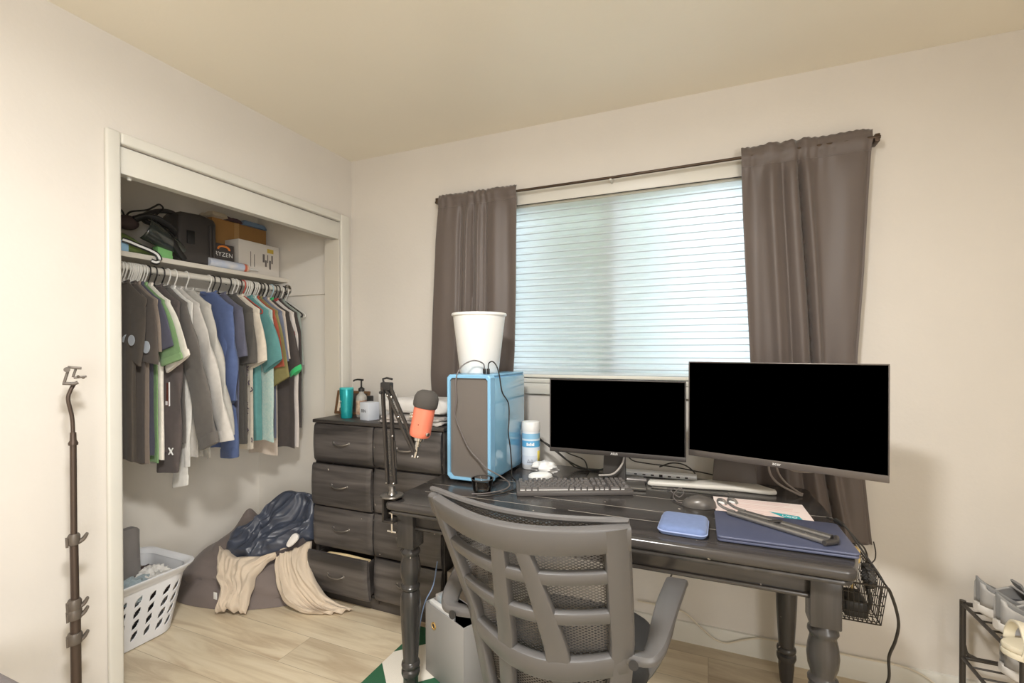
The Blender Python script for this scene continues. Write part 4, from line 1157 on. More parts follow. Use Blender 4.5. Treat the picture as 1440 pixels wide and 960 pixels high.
heap('crumpled_towel', 'pale blue-grey towel crumpled in front of the grey trousers', 'towel', -2.37, 1.27, .235, .075, .11, .05, fabric('basket_blue', (150, 164, 170)), .018, sd=5)
heap('crumpled_sheet', 'white crumpled cloth beside the dark shirt in the laundry basket', 'cloth', -2.41, 1.38, .245, .06, .07, .045, fabric('basket_white_cloth', (216, 214, 210)), .014, sd=7)
heap('crumpled_jeans', 'dark grey clothing filling the bottom of the laundry basket', 'clothing', -2.47, 1.20, .095, .135, .19, .088, fabric('basket_charcoal', (58, 56, 58)), .02, sd=9)

# ---------------------------------------------------------------- clothes pile by the dresser
M_bag = fabric('bean_bag', (116, 106, 102), sc=4, bump=.12, var=.04)
bg_ = thing('bean_bag', 'grey-brown slouched bean bag on the closet floor', 'bean bag', (-2.33, 1.9, 0))
OUT = catmull([(-2.70, 1.70, 0), (-2.60, 1.60, 0), (-2.44, 1.585, 0), (-2.2, 1.64, 0), (-2.0, 1.765, 0), (-1.955, 1.87, 0), (-1.955, 2.05, 0), (-2.0, 2.19, 0), (-2.3, 2.215, 0), (-2.6, 2.20, 0), (-2.725, 2.05, 0), (-2.735, 1.85, 0)], 8, True)
rings = []
cen = Vector((-2.36, 1.96, 0))
K = 26
for i in range(K + 1):
    r = 1 - i / K
    ring = []
    for p in OUT:
        d = p - cen
        q = cen + d * (r * (1 + .0))
        h = .325 * (1 - r ** 1.75) ** .80
        ang = math.atan2(d.y, d.x)
        h *= 1 - .10 * math.cos(ang) * r
        fold = .034 * (math.sqrt(nz(q.x * 2.6 + 2.2 * q.y, q.y * 1.3 - q.x, 1.7) ** 2 + .004) * -2 + .6) + .012 * nz(q.x * 7, q.y * 7, 3)
        # seam crease low on the front
        crz = -.034 * math.exp(-((h - .07 - .03 * math.sin(ang * 3)) / .014) ** 2) - .022 * math.exp(-((h - .19 - .04 * math.sin(ang * 2 + 1)) / .014) ** 2)
        q = q + d.normalized() * (crz + .02 * math.sin(PI * min(1, h / .2)) * (1 if r > .3 else 0)) if d.length > 1e-6 else q
        tip = .07 * math.exp(-(((q.x + 2.50) / .045) ** 2 + ((q.y - 1.955) / .06) ** 2))
        z = max(.002, h + fold * min(1, h / .1) * (r > 0.01 or 1) + tip)
        ring.append(Vector((max(q.x, -2.752), min(q.y, 2.222 if q.x < -2.14 else 2.125), z)))
    rings.append(ring)
build('bag_body', MB().loft(rings, True, True), M_bag, bg_, sharp=70)
build('care_tag', MB().box((-2.312, 1.612, .050), (-2.288, 1.6145, .085), .0005, M=Matrix.Identity(4)), M_inkw, bg_, label='small white tag')

def edge(pts, n): 
    c = catmull(pts, 10); L = [0]
    for i in range(len(c) - 1): L.append(L[-1] + (c[i + 1] - c[i]).length)
    out = []
    for k in range(n + 1):
        s = L[-1] * k / n
        for i in range(len(c) - 1):
            if L[i + 1] >= s - 1e-9:
                t = (s - L[i]) / max(1e-9, L[i + 1] - L[i]); out.append(c[i].lerp(c[i + 1], t)); break
    return out
def drape(top, right, bottom, left, thick, fold, nu=60, nv=44, nrm=(.12, -.74, .66)):
    T_, B_ = edge(top, nu), edge(bottom, nu)
    L_, R_ = edge(left, nv), edge(right, nv)
    N_ = Vector(nrm).normalized()
    def base(i, j):
        u, v = i / nu, j / nv
        return (T_[i] * (1 - v) + B_[i] * v + L_[j] * (1 - u) + R_[j] * u
                - (T_[0] * ((1 - u) * (1 - v)) + T_[nu] * (u * (1 - v)) + B_[0] * ((1 - u) * v) + B_[nu] * (u * v)))
    b_ = MB()
    def F(u, v, sgn):
        i, j = round(u * nu), round(v * nv)
        p = base(i, j)
        e = min(u, 1 - u, v, 1 - v)
        k = math.sqrt(max(0, 1 - (1 - min(1, e / .10)) ** 2))
        d = (thick * k + fold(u, v) * sm(-.02, .14, e)) if sgn > 0 else -thick * .35 * k - .004
        w_ = (1 - min(1, e / .25)) * .016
        q = p + N_ * d + Vector((nz(u * 6, v * 6, 3), 0, nz(u * 6, v * 6, 9))) * w_
        q.z = max(q.z, .003)
        return q
    b_.grid(lambda u, v: F(u, v, 1), nu, nv); b_.grid(lambda u, v: F(u, v, -1), nu, nv)
    pe = [(i / nu, 0) for i in range(nu)] + [(1, j / nv) for j in range(nv)] + [(1 - i / nu, 1) for i in range(nu)] + [(0, 1 - j / nv) for j in range(nv)]
    b_.loft([[F(*p, 1) for p in pe], [F(*p, -1) for p in pe]], False, False)
    return b_
M_jack = mat('navy_nylon', (66, 72, 86), .34, var=.1, scale=8, bump=.15, bscale=60, spec=.6)
def sr(x, y, z): return math.sqrt(nz(x, y, z) ** 2 + .012) * -2 + 1
def cr2(x, y, z):
    return 1 - 2.2 * math.sqrt(nz(x, y, z) ** 2 + .0012)
def jf(u, v):
    a = u + .22 * nz(u * 2.2, v * 2.2, 8); b = v + .22 * nz(u * 2.2 + 5, v * 2.2, 3)
    p = a + .7 * b; q = a - .9 * b
    return .034 * (cr2(p * 3.4, q * 1.2, 1.3) - .55) + .022 * (cr2(q * 3.6 + 4, p * 1.5, 4.1) - .5) + .010 * (cr2(p * 8, q * 4, 9.0) - .5) + .010 * nz(u * 3, v * 3, 6)
jk = thing('jacket', 'navy blue shiny jacket thrown over the bean bag against the dresser', 'jacket', (-2.2, 1.88, .2))
build('jacket_cloth', drape([(-2.44, 1.846, .311), (-2.335, 1.875, .345), (-2.30, 1.905, .40), (-2.28, 1.945, .445), (-2.22, 1.985, .50), (-2.12, 2.0, .505), (-2.0, 1.99, .495)],
    [(-2.0, 1.99, .495), (-1.975, 1.96, .40), (-1.965, 1.925, .29)], [(-2.358, 1.725, .155), (-2.245, 1.745, .175), (-2.15, 1.805, .21), (-2.06, 1.865, .24), (-1.965, 1.925, .29)],
    [(-2.44, 1.846, .311), (-2.44, 1.795, .255), (-2.358, 1.725, .155)], .045, jf, 110, 90), M_jack, jk, sharp=80)
build('collar_lining', MB().bar(catmull([(-2.20, 1.752, .205), (-2.12, 1.80, .228), (-2.05, 1.835, .25), (-1.985, 1.885, .30)], 5), .035, .014, (0.1, -.3, .95), bev=.5), fabric('lining', (74, 68, 70)), jk)
M_blank = fabric('tan_fleece', (204, 189, 170), sc=10, bump=.4, var=.04)
bk = thing('blanket', 'tan fleece blanket under the jacket, its two ends trailing onto the floor', 'blanket', (-2.1, 1.75, 0))
def bf(u, v):
    a = u + .10 * nz(u * 2, v * 2.5, 2)
    return .030 * (cr2(a * 3.6, v * 1.0, 2.0) - .5) + .012 * (cr2(a * 8, v * 2.6, 5.0) - .5) + .010 * nz(v * 6, u * 3, 1)
build('blanket_end', drape([(-2.46, 1.752, .245), (-2.30, 1.73, .225), (-2.18, 1.77, .225), (-2.08, 1.84, .245)], [(-2.08, 1.84, .245), (-2.14, 1.735, .165), (-2.125, 1.69, .11), (-2.10, 1.625, .012)],
    [(-2.241, 1.575, .010), (-2.195, 1.59, .03), (-2.14, 1.61, .018), (-2.10, 1.625, .012)], [(-2.46, 1.752, .245), (-2.354, 1.665, .155), (-2.262, 1.62, .095), (-2.241, 1.575, .010)], .026, bf, 64, 64), M_blank, bk, sharp=70)
build('blanket_end', drape([(-2.14, 1.84, .245), (-2.06, 1.88, .265), (-1.965, 1.915, .285)], [(-1.965, 1.915, .285), (-1.90, 1.845, .18), (-1.80, 1.835, .075), (-1.72, 1.85, .03), (-1.63, 1.86, .014)],
    [(-1.76, 1.775, .006), (-1.69, 1.81, .010), (-1.63, 1.86, .014)], [(-2.14, 1.84, .245), (-2.072, 1.775, .157), (-1.99, 1.735, .075), (-1.88, 1.74, .012), (-1.76, 1.775, .006)], .02, bf, 64, 80), M_blank, bk, sharp=70)
single('sock', 'white crumpled sock poking out between jacket and dresser', 'sock', MB().bar(catmull([(-2.01, 1.80, .295), (-1.99, 1.815, .325), (-1.975, 1.83, .35)], 5), [.02, .03, .034, .038, .04, .042, .044, .044, .04, .034, .02], .022, (1, .3, 0), bev=.5), fabric('sock', (222, 218, 214)), (-1.985, 1.865, .285))

# ---------------------------------------------------------------- tripod stand by the left wall
M_stand = mat('stand_bronze', (78, 66, 58), .4, .5)
M_clamp = mat('stand_clamp', (92, 84, 76), .42, .2)
px_, py_ = -1.86, .842
st = thing('tripod_stand', 'tall thin dark tripod stand with a clamp head beside the left wall', 'stand', (px_, py_, 0))
ps = MB()
ps.tube([(px_, py_ + .004, .10), (px_, py_ + .002, .49)], .0135, 14)
ps.tube([(px_, py_ + .002, .49), (px_, py_, .70)], .0108, 14)
ps.tube([(px_, py_, .70), (px_, py_, 1.018)], .0085, 14)
build('pole', ps, M_stand, st)
build('top_rod', MB().tube([(px_, py_, 1.015), (px_, py_ - .002, 1.09), (px_, py_ - .012, 1.15), (px_, py_ - .006, 1.178), (px_, py_ + .004, 1.20)], .0055, 10, k=5), M_stand, st)
build('ferrule', MB().lathe([(.0, 1.005), (.012, 1.005), (.0125, 1.012), (.0085, 1.02), (.0078, 1.045), (.0, 1.045)], 16, c=(px_, py_, 0)), M_stand, st)
cw = Vector((.39, .92, 0)).normalized()
for z, r in ((.705, .0125), (.497, .015), (.468, .0155), (.39, .0165)):
    c = MB().lathe([(.0, z - .016), (r + .002, z - .016), (r + .003, z - .01), (r + .003, z + .012), (r, z + .018), (.0, z + .018)], 16, c=(px_, py_, 0))
    o = Vector((px_, py_, z))
    c.bar([o - cw * .016 + Vector((0, 0, -.02)), o - cw * .017 + Vector((0, 0, .008))], .02, .007, (cw.y, -cw.x, 0))
    c.bar(catmull([o + cw * .008 + Vector((0, 0, -.012)), o + cw * .022 + Vector((0, 0, -.004)), o + cw * .032 + Vector((0, 0, .012))], 4), [.018] * 9, [.016, .015, .014, .013, .012, .011, .01, .009, .007], (cw.y, -cw.x, 0), bev=.5)
    build('clutch', c, M_clamp, st)
ck = MB()
o = Vector((px_, py_ - .004, 1.20)); cq = Vector((cw.y, -cw.x, 0))
tl = (Vector((0, 0, 1)) * .86 + cw * .5).normalized()
tn = tl.cross(cq).normalized()
ck.bar(catmull([o - cw * .02 + Vector((0, 0, .002)), o + cw * .006 - Vector((0, 0, .0)), o + cw * .016 + Vector((0, 0, .004))], 4), .034, .009, tuple(cq))
ck.bar([o - cw * .016 + Vector((0, 0, .004)), o - cw * .004 + Vector((0, 0, .055))], .034, .007, tuple(cq))
ck.bar([o - cw * .006 + Vector((0, 0, .052)), o + cw * .024 + Vector((0, 0, .048))], .034, .008, tuple(cq))
ck.bar([o + cw * .006 + Vector((0, 0, .018)), o + cw * .036 + Vector((0, 0, .022))], .026, .006, tuple(cq))
ck.bar([o + cw * .004 + Vector((0, 0, .02)), o + cw * .012 + Vector((0, 0, .05))], .02, .006, tuple(cq))
for q in (.018, .03): ck.ball(o + cw * (q - .002) + cq * .012 + Vector((0, 0, .03 - q * .4)), .004, 10, 6)
ck.lathe([(.0, -.006), (.008, -.006), (.008, .006), (.0, .006)], 12, M=basis(o - cw * .01 + cq * .02 + Vector((0, 0, .045)), cw, (0, 0, 1)))
build('clamp_head', ck, M_clamp, st)
for k in range(3):
    a = math.radians(10 + 120 * k); d = Vector((math.cos(a), math.sin(a), 0))
    lg = MB().tube([Vector((px_, py_ + .004, .22)) + d * .014, Vector((px_, py_ + .004, .004)) + d * .17], .006, 10)
    lg.tube([Vector((px_, py_ + .004, .12)) + d * .014, Vector((px_, py_ + .004, .09)) + d * .105], .004, 8)
    build('leg', lg, M_stand, st)
# grey thing at the very bottom left
lt = thing('seat_cushion', 'grey cushion on a white stool, only its corner showing at bottom left of the photo', 'stool', (-1.72, .45, 0))
build('cushion', MB().box((-1.88, .28, .385), (-1.56, .637, .447), .02, 4), fabric('cushion_grey', (112, 106, 106)), lt)
build('stool_top', MB().box((-1.89, .27, .35), (-1.55, .645, .384), .006), M_white, lt)
for sx in (-1.865, -1.575):
    for sy in (.295, .62): build('leg', MB().box((sx - .016, sy - .016, 0), (sx + .016, sy + .016, .3495), .003), M_white, lt)
# ---------------------------------------------------------------- things on the dresser
D0 = DZ + .0006
pf = thing('photo_frame', 'small brown framed picture leaning behind the teal tumbler', 'picture frame', (-1.85, 2.13, D0))
Mf = Matrix.Translation((-1.868, 2.105, D0)) @ Matrix.Rotation(math.radians(-12), 4, 'X')
fm_ = MB()
for lo, hi in (((-.115, -.006, 0), (-.100, .006, .135)), ((.100, -.006, 0), (.115, .006, .135)), ((-.100, -.006, 0), (.100, .006, .015)), ((-.100, -.006, .12), (.100, .006, .135))): fm_.box(lo, hi, .002, M=Mf)
build('frame', fm_, mat('frame_brown', (104, 76, 52), .5), pf)
build('picture', MB().box((-.099, -.002, .0155), (.099, .003, .1195), M=Mf), mat('picture_dark', (74, 66, 62), .3, var=.4, scale=18), pf)
build('mat_strip', MB().box((-.099, -.0028, .0155), (-.083, -.0021, .1195), M=Mf), mat('mat_cream', (222, 204, 180), .6), pf, label='cream strip at the left of the picture')
tb = thing('tumbler', 'teal insulated tumbler on the dresser', 'tumbler', (-1.797, 1.99, D0))
M_teal = mat('teal_gloss', (34, 152, 158), .22, .3)
build('cup', MB().lathe([(.0, 0), (.028, 0), (.030, .004), (.031, .05), (.0345, .10), (.0365, .150), (.0355, .154), (.034, .154), (.031, .10), (.0, .02)], 32, c=(-1.792, 1.99, D0)), M_teal, tb)
build('lid', MB().lathe([(.0, .1545), (.036, .1545), (.0365, .160), (.033, .164), (.0, .164)], 32, c=(-1.792, 1.99, D0)), mat('teal_lid', (60, 176, 178), .3), tb)
Mt = basis((-1.792 - .0325 * .3, 1.99 - .0335 * .96, D0 + .07), (.98, -.2, 0), (0, 0, 1))
mk = MB(); mk.bar([Mt @ Vector((-.016, .022, 0)), Mt @ Vector((.004, .022, .001)), Mt @ Vector((-.008, -.012, 0))], .005, .002, tuple(Mt.to_3x3() @ Vector((0, 1, 0))))
build('emblem', mk, M_inkw, tb, label='white angular mark')
sb = thing('soap_bottle', 'clear pump bottle with black pump head behind the tumbler', 'pump bottle', (-1.755, 2.06, D0))
cx, cy = -1.752, 2.06
M_clear = mat('clear_plastic', (226, 222, 214), .12, trans=.6)
build('bottle', MB().lathe([(.0, 0), (.026, 0), (.029, .004), (.029, .10), (.026, .115), (.014, .128), (.0125, .138), (.0, .138)], 24, c=(cx, cy, D0)), M_clear, sb)
build('bottle_label', MB().lathe([(.0292, .015), (.0296, .015), (.0296, .09), (.0292, .09)], 24, c=(cx, cy, D0), cap=False), mat('label_cream', (214, 192, 168), .5, col2=(120, 70, 56), scale=30), sb)
pm_ = MB().lathe([(.0, .1385), (.0165, .1385), (.0165, .155), (.008, .160), (.0045, .163), (.0045, .196), (.0, .196)], 18, c=(cx, cy, D0))
pm_.bar([(cx + .012, cy, D0 + .20), (cx - .02, cy - .004, D0 + .203), (cx - .042, cy - .008, D0 + .199), (cx - .046, cy - .009, D0 + .192)], [.012, .011, .009, .008], [.010, .009, .007, .007], (0, 1, 0))
build('pump', pm_, M_black, sb)
db = thing('cologne_bottle', 'dark square glass bottle between the pump bottle and white cube box', 'bottle', (-1.70, 2.07, D0))
build('glass', MB().box((-1.725, 2.055, D0), (-1.68, 2.09, D0 + .075), .006), mat('amber_glass', (64, 52, 46), .1, spec=.8), db)
build('cap', MB().box((-1.717, 2.06, D0 + .0752), (-1.688, 2.084, D0 + .115), .003), M_black, db)
qb = thing('gift_box', 'small pale blue cube box with dark lettering on the dresser', 'box', (-1.64, 2.0, D0))
Mq = Matrix.Translation((-1.635, 1.985, D0)) @ Matrix.Rotation(math.radians(-14), 4, 'Z')
build('carton', MB().box((-.035, -.035, 0), (.035, .035, .092), .0015, M=Mq), mat('carton_pale', (196, 202, 212), .5), qb)
text('lettering', 'BIN', .024, Mq @ basis((-.004, -.0353, .048), (1, 0, 0), (0, 0, 1)), M_ink, qb)
single('notebook', 'white notebook standing behind the cube box on the dresser', 'notebook', MB().box((-1.69, 2.125, D0), (-1.58, 2.145, D0 + .125), .003, M=Matrix.Identity(4)), M_white, (-1.63, 2.135, D0))
# folded laundry at the right of the dresser
M_lw = fabric('laundry_white', (208, 206, 204), sc=10)
M_lp = fabric('laundry_grey', (196, 190, 184), col2=(120, 114, 112), sc=26)
def folded(name, label, cx, cy, z0, hx, hy, hz, m, ruff=.008, sd=0, lay=2):
    b_ = MB()
    rings = []
    n = 64
    prof = []
    for l_ in range(lay):
        for q, k in ((.0, .94), (.25, 1.0), (.6, 1.0), (.92, .95)): prof.append(((l_ + q) / lay, k))
    prof.append((1.0, .88)); prof.append((1.03, .6)); prof.append((1.035, .25))
    for q, k in prof:
        ring = []
        for p in rrect(0, 0, hx * k, hy * k, min(hx, hy) * .35, 15):
            a = math.atan2(p[1], p[0])
            x = p[0] + ruff * nz(a * 3 + sd, q * 6); y = p[1] + ruff * 1.6 * nz(a * 4, q * 5 + sd, 2)
            z = z0 + hz * q * (1 + .12 * nz(p[0] * 7 + sd, p[1] * 7)) + ruff * .7 * nz(p[0] * 22, p[1] * 22, sd + q)
            ring.append(Vector((cx + x, cy + y, max(z, z0 + .0005))))
        rings.append(ring)
    b_.loft(rings)
    return single(name, label, 'folded laundry', b_, m, (cx, cy, z0), sharp=70)
folded('folded_shirt', 'grey patterned folded cloth under the white bedding on the dresser', -1.345, 2.03, D0, .185, .115, .038, M_lp, .012, 1, 2)
folded('folded_sheet', 'white folded bedding on top of the grey patterned cloth on the dresser', -1.345, 2.05, D0 + .052, .195, .11, .062, M_lw, .009, 4, 1)

# ---------------------------------------------------------------- microphone on a boom arm
M_arm = mat('arm_dark', (66, 62, 59), .35, .6)
ba = thing('boom_stand', 'dark spring boom arm clamped to the left front corner of the desk', 'boom stand', (-1.06, 1.44, ZT))
bx_, by_ = -1.083, 1.438
c = MB()
c.box((bx_ - .03, by_ - .022, ZT + .0008), (bx_ + .03, by_ + .022, ZT + .009), .002)
c.box((bx_ - .03, by_ - .022, ZT - .085), (bx_ - .021, by_ + .022, ZT + .0008), .002)
c.box((bx_ - .03, by_ - .022, ZT - .085), (bx_ + .02, by_ + .022, ZT - .077), .002)
build('desk_clamp', c, M_arm, ba)
c = MB().tube([(bx_ - .0, by_, ZT - .125), (bx_ - .0, by_, ZT - .052)], .005, 10)
c.lathe([(.0, 0), (.014, 0), (.014, .005), (.0, .005)], 18, c=(bx_, by_, ZT - .052)); c.tube([(bx_ - .02, by_, ZT - .122), (bx_ + .02, by_, ZT - .122)], .004, 8)
build('clamp_screw', c, M_chrome, ba)
build('ring_base', MB().lathe([(.0, .0092), (.042, .0092), (.044, .012), (.042, .016), (.02, .018), (.012, .03), (.012, .048), (.0, .048)], 28, c=(bx_, by_, ZT)), M_metalgrey, ba)
P0 = Vector((bx_, by_, ZT + .055)); P1 = Vector((-1.106, 1.44, 1.168)); P2 = Vector((-.978, 1.44, .928))
def barm(a, b_, off, m): m.bar([a + off, b_ + off], .012, .015, (1, 0, 0))
lo_ = MB()
sdir = Vector((.92, .38, 0))
for s_ in (-.016, .012): barm(P0, P1, sdir * s_, lo_)
lo_.tube([P0 + Vector((.02, 0, .06)), P0.lerp(P1, .45) + Vector((.022, 0, 0))], .0035, 8)
build('lower_arm', lo_, M_arm, ba)
sp = MB()
def spring(a, b_, r, turns, m):
    d = (b_ - a).normalized(); u_ = d.orthogonal().normalized(); v_ = d.cross(u_)
    n = turns * 8
    m.tube([a.lerp(b_, i / n) + (u_ * math.cos(2 * PI * i / 8) + v_ * math.sin(2 * PI * i / 8)) * r for i in range(n + 1)], .0013, 5)
spring(P0.lerp(P1, .08) + sdir * -.002, P0.lerp(P1, .55) + sdir * -.002, .006, 34, sp)
build('spring', sp, M_metalgrey, ba)
k = MB()
k.box((-.022, -.012, -.012), (.022, .012, .018), .004, M=Matrix.Translation(P1))
for s_ in (-.016, .012): k.lathe([(.0, -.014), (.006, -.014), (.006, .014), (.0, .014)], 12, M=basis(P1 + sdir * s_ - Vector((0, 0, .02)), (1, 0, 0), (0, 0, 1)))
k.tube([P1 + Vector((-.015, 0, .018)), P1 + Vector((-.018, 0, .03)), P1 + Vector((.0, 0, .034)), P1 + Vector((.024, 0, .03))], .004, 8)
build('elbow', k, M_black, ba)
kn = MB()
for s_, z in ((.012, -.03), (.030, -.035)): kn.ball(P1 + Vector((s_, -.014, z)), (.005, .004, .005), 10, 6)
for p in (P0 + Vector((-.016, -.01, .005)), P0 + Vector((.014, -.01, .005)), P0.lerp(P1, .5) + Vector((.02, -.008, 0)), P1.lerp(P2, .45) + Vector((0, -.01, 0))): kn.ball(p, .0045, 10, 6)
build('bolt', kn, M_chrome, ba, label='chrome bolts')
ua = MB()
d12 = (P2 - P1).normalized(); q12 = Vector((-d12.z, 0, d12.x))
for s_ in (-.010, .012):
    a = P1 + q12 * s_ + Vector((.006, -.004, 0)); b_ = P1.lerp(P2, .97) + q12 * s_ * .45
    ua.bar([a, P1.lerp(P2, .6) + q12 * s_, b_], [.010, .010, .016], [.012, .012, .014], (0, 1, 0))
build('upper_arm', ua, M_arm, ba)
spring(P1.lerp(P2, .06) + q12 * .001, P1.lerp(P2, .5) + q12 * .001, .006, 26, sp2 := MB())
build('spring', sp2, M_metalgrey, ba)
mt_ = MB()
mt_.tube([P2 + Vector((-.004, 0, -.012)), P2 + Vector((.002, 0, .012)), P2 + Vector((.004, 0, .03))], .007, 10)
for s_ in (-.012, .012): mt_.ball(P2 + Vector((s_, -.006, -.008)), .005, 10, 6)
build('mount_tip', mt_, M_chrome, ba)
mic = thing('microphone', 'coral orange studio microphone with black foam cap on the boom arm', 'microphone', (-.965, 1.44, .96))
ax = Vector((.035, .01, .185)).normalized()
Mm = basis((-.9715, 1.44, .958), ax.orthogonal(), ax.cross(ax.orthogonal()))
M_cor = mat('coral_satin', (222, 122, 97), .32, .1)
build('mic_body', MB().lathe([(.0, .034), (.026, .034), (.034, .037), (.0375, .044), (.0385, .055), (.0385, .143), (.0, .143)], 36, M=Mm), M_cor, mic)
build('mic_base', MB().lathe([(.0, .0), (.011, .0), (.011, .018), (.019, .022), (.019, .0335), (.0, .0335)], 24, M=Mm), M_chrome, mic)
build('foam_cap', MB().lathe([(.0, .1435), (.041, .1435), (.044, .149), (.045, .162), (.0435, .180), (.037, .195), (.024, .204), (.0, .206)], 36, M=Mm), mat('foam_dark', (70, 66, 62), .95, bump=.5, bscale=700), mic)
rx = Vector((1, 0, 0))
for sg, zz in ((-1, .10), (-1, .122), (1, .055)):
    c0 = Mm @ Vector((0, 0, zz - (.012 if zz > .12 else 0))); d = (rx * sg + Vector((0, -.35, 0))).normalized(); d = (d - ax * d.dot(ax)).normalized()
    build('knob', MB().lathe([(.0, 0), (.007, 0), (.0075, .008), (.006, .011), (.0, .011)], 16, M=basis(c0 + d * .0375, d.orthogonal(), d.cross(d.orthogonal()))), M_chrome, mic)
build('led_dot', MB().ball(Mm @ Vector((0, 0, .085)) + (Vector((.25, -1, 0)).normalized()) * .0385, .002, 8, 6), M_black, mic)

# ---------------------------------------------------------------- computer tower
tw = thing('computer_tower', 'blue computer tower with dark mesh front and glass side on the desk', 'computer', (-.91, 1.91, ZT))
PX0, PX1, PY0, PY1, PZ0, PZ1 = -1.012, -.811, 1.716, 2.10, ZT + .012, 1.204
M_blue = mat('case_blue', (104, 158, 198), .35, .1)
M_bluelt = mat('case_blue_light', (128, 180, 214), .3)
cs_ = MB()
cs_.box((PX0 + .002, PY0 + .02, PZ0 + .004), (PX1 - .006, PY1, PZ1 - .006), .004)
build('case_shell', cs_, M_blue, tw)
ch8 = .016
op = [(PX0 + ch8, PZ0), (PX1 - ch8 * .3, PZ0), (PX1, PZ0 + ch8 * .3), (PX1, PZ1 - .01), (PX1 - .01, PZ1), (PX0 + .012, PZ1), (PX0, PZ1 - .012), (PX0, PZ0 + ch8)]
def inset(poly, d):
    cx = sum(p[0] for p in poly) / len(poly); cz = sum(p[1] for p in poly) / len(poly)
    hx = (PX1 - PX0) / 2; hz = (PZ1 - PZ0) / 2
    return [(cx + (p[0] - cx) * (hx - d) / hx, cz + (p[1] - cz) * (hz - d) / hz) for p in poly]
ip = inset(op, .013)
rg = [[Vector((p[0], y, p[1])) for p in q] for q, y in ((op, PY0 + .045), (op, PY0 + .003), (inset(op, .003), PY0), (ip, PY0 + .001), (ip, PY0 + .014))]
build('front_bezel', MB().loft(rg, True, False), M_bluelt, tw, sharp=25)
build('front_mesh', MB().box((ip[7][0], PY0 + .0105, ip[0][1]), (ip[2][0], PY0 + .0135, ip[4][1])), mat('mesh_brown_grey', (112, 105, 99), .6, .2, bump=.5, bscale=900), tw)
glm = mat('blue_reflection_glass', (120, 168, 196), .06, spec=.9, coat=.6)  # light-blue reflection put into the glass colour
build('side_glass', MB().box((PX1 - .006, PY0 + .048, PZ0 + .012), (PX1 - .001, PY1 - .004, PZ1 - .014), .001), glm, tw)
build('top_panel', MB().box((PX0 + .006, PY0 + .046, PZ1 - .0058), (PX1 - .004, PY1 - .002, PZ1), .002), M_bluelt, tw)
for x in (PX0 + .03, PX1 - .03):
    for y in (PY0 + .06, PY1 - .05): build('foot', MB().box((x - .015, y - .025, ZT + .0006), (x + .015, y + .025, PZ0 + .004), .003), M_black, tw)
pt = MB()
for x in (-.875, -.858): pt.box((x - .006, PY0 + .075, PZ1 + .0), (x + .006, PY0 + .085, PZ1 + .003), .001)
build('top_ports', pt, M_black, tw)
# white bin standing on the tower
bn = thing('waste_bin', 'white plastic waste bin standing on top of the computer tower', 'waste bin', (-.955, 1.895, PZ1))
bc_ = (-.950, 1.895, PZ1 + .0008)
build('bin_wall', MB().lathe([(.0, 0), (.084, 0), (.087, .004), (.117, .258), (.114, .258), (.083, .006), (.0, .005)], 48, c=bc_, cap=False), M_white, bn)
build('bin_rim', MB().lathe([(.1165, .254), (.1225, .254), (.1235, .26), (.1215, .265), (.1165, .265), (.1138, .2585)], 48, c=bc_, cap=False), M_white, bn)
# cables from the tower's top ports
cb1 = thing('usb_cable', 'grey cable arching from tower top down its mesh front to the desk', 'cable', (-.9, 1.70, ZT))
c1 = [(-.876, 1.796, 1.224), (-.88, 1.79, 1.25), (-.915, 1.765, 1.262), (-.955, 1.735, 1.235), (-.965, 1.709, 1.18), (-.960, 1.705, 1.10), (-.967, 1.704, 1.04), (-.935, 1.705, .96), (-.900, 1.705, .90), (-.86, 1.704, .865), (-.815, 1.690, .835), (-.76, 1.715, .80), (-.735, 1.735, .768), (-.74, 1.68, .7595), (-.79, 1.61, .7595), (-.83, 1.59, .7595)]
build('cord', MB().tube(c1, .0028, 8, k=8), M_cableg, cb1)
build('plug', MB().box((-.882, 1.791, 1.2074), (-.870, 1.801, 1.228), .002), M_black, cb1)
cb2 = thing('usb_cable', 'dark cable from tower top hanging down over its glass side', 'cable', (-.80, 1.80, ZT))
c2 = [(-.858, 1.796, 1.224), (-.855, 1.795, 1.25), (-.835, 1.79, 1.258), (-.815, 1.785, 1.24), (-.804, 1.79, 1.20), (-.800, 1.81, 1.13), (-.797, 1.87, 1.075), (-.797, 1.875, 1.0), (-.798, 1.87, .95), (-.797, 1.89, .88), (-.795, 1.90, .80), (-.79, 1.89, .7595), (-.74, 1.82, .7592), (-.70, 1.72, .7592), (-.74, 1.62, .7592), (-.80, 1.575, .7592)]
build('cord', MB().tube(c2, .0028, 8, k=8), M_cable, cb2)
build('plug', MB().box((-.864, 1.791, 1.2074), (-.852, 1.801, 1.228), .002), M_black, cb2)
# small glass bowl
gbw = thing('glass_bowl', 'small clear glass bowl with dark rim in front of the tower', 'bowl', (-.815, 1.645, ZT))
z0 = ZT + .0008
build('bowl', MB().lathe([(.0, 0), (.03, 0), (.036, .006), (.043, .05), (.041, .05), (.034, .009), (.0, .005)], 32, c=(-.812, 1.645, z0), cap=False), glass_mat('bowl_glass', (.80, .77, .75, 1)), gbw)
build('bowl_rim', MB().tube([(-.812 + .0425 * math.cos(2 * PI * i / 32), 1.645 + .0425 * math.sin(2 * PI * i / 32), z0 + .0512) for i in range(32)], .0022, 6, closed=True), M_dark, gbw)
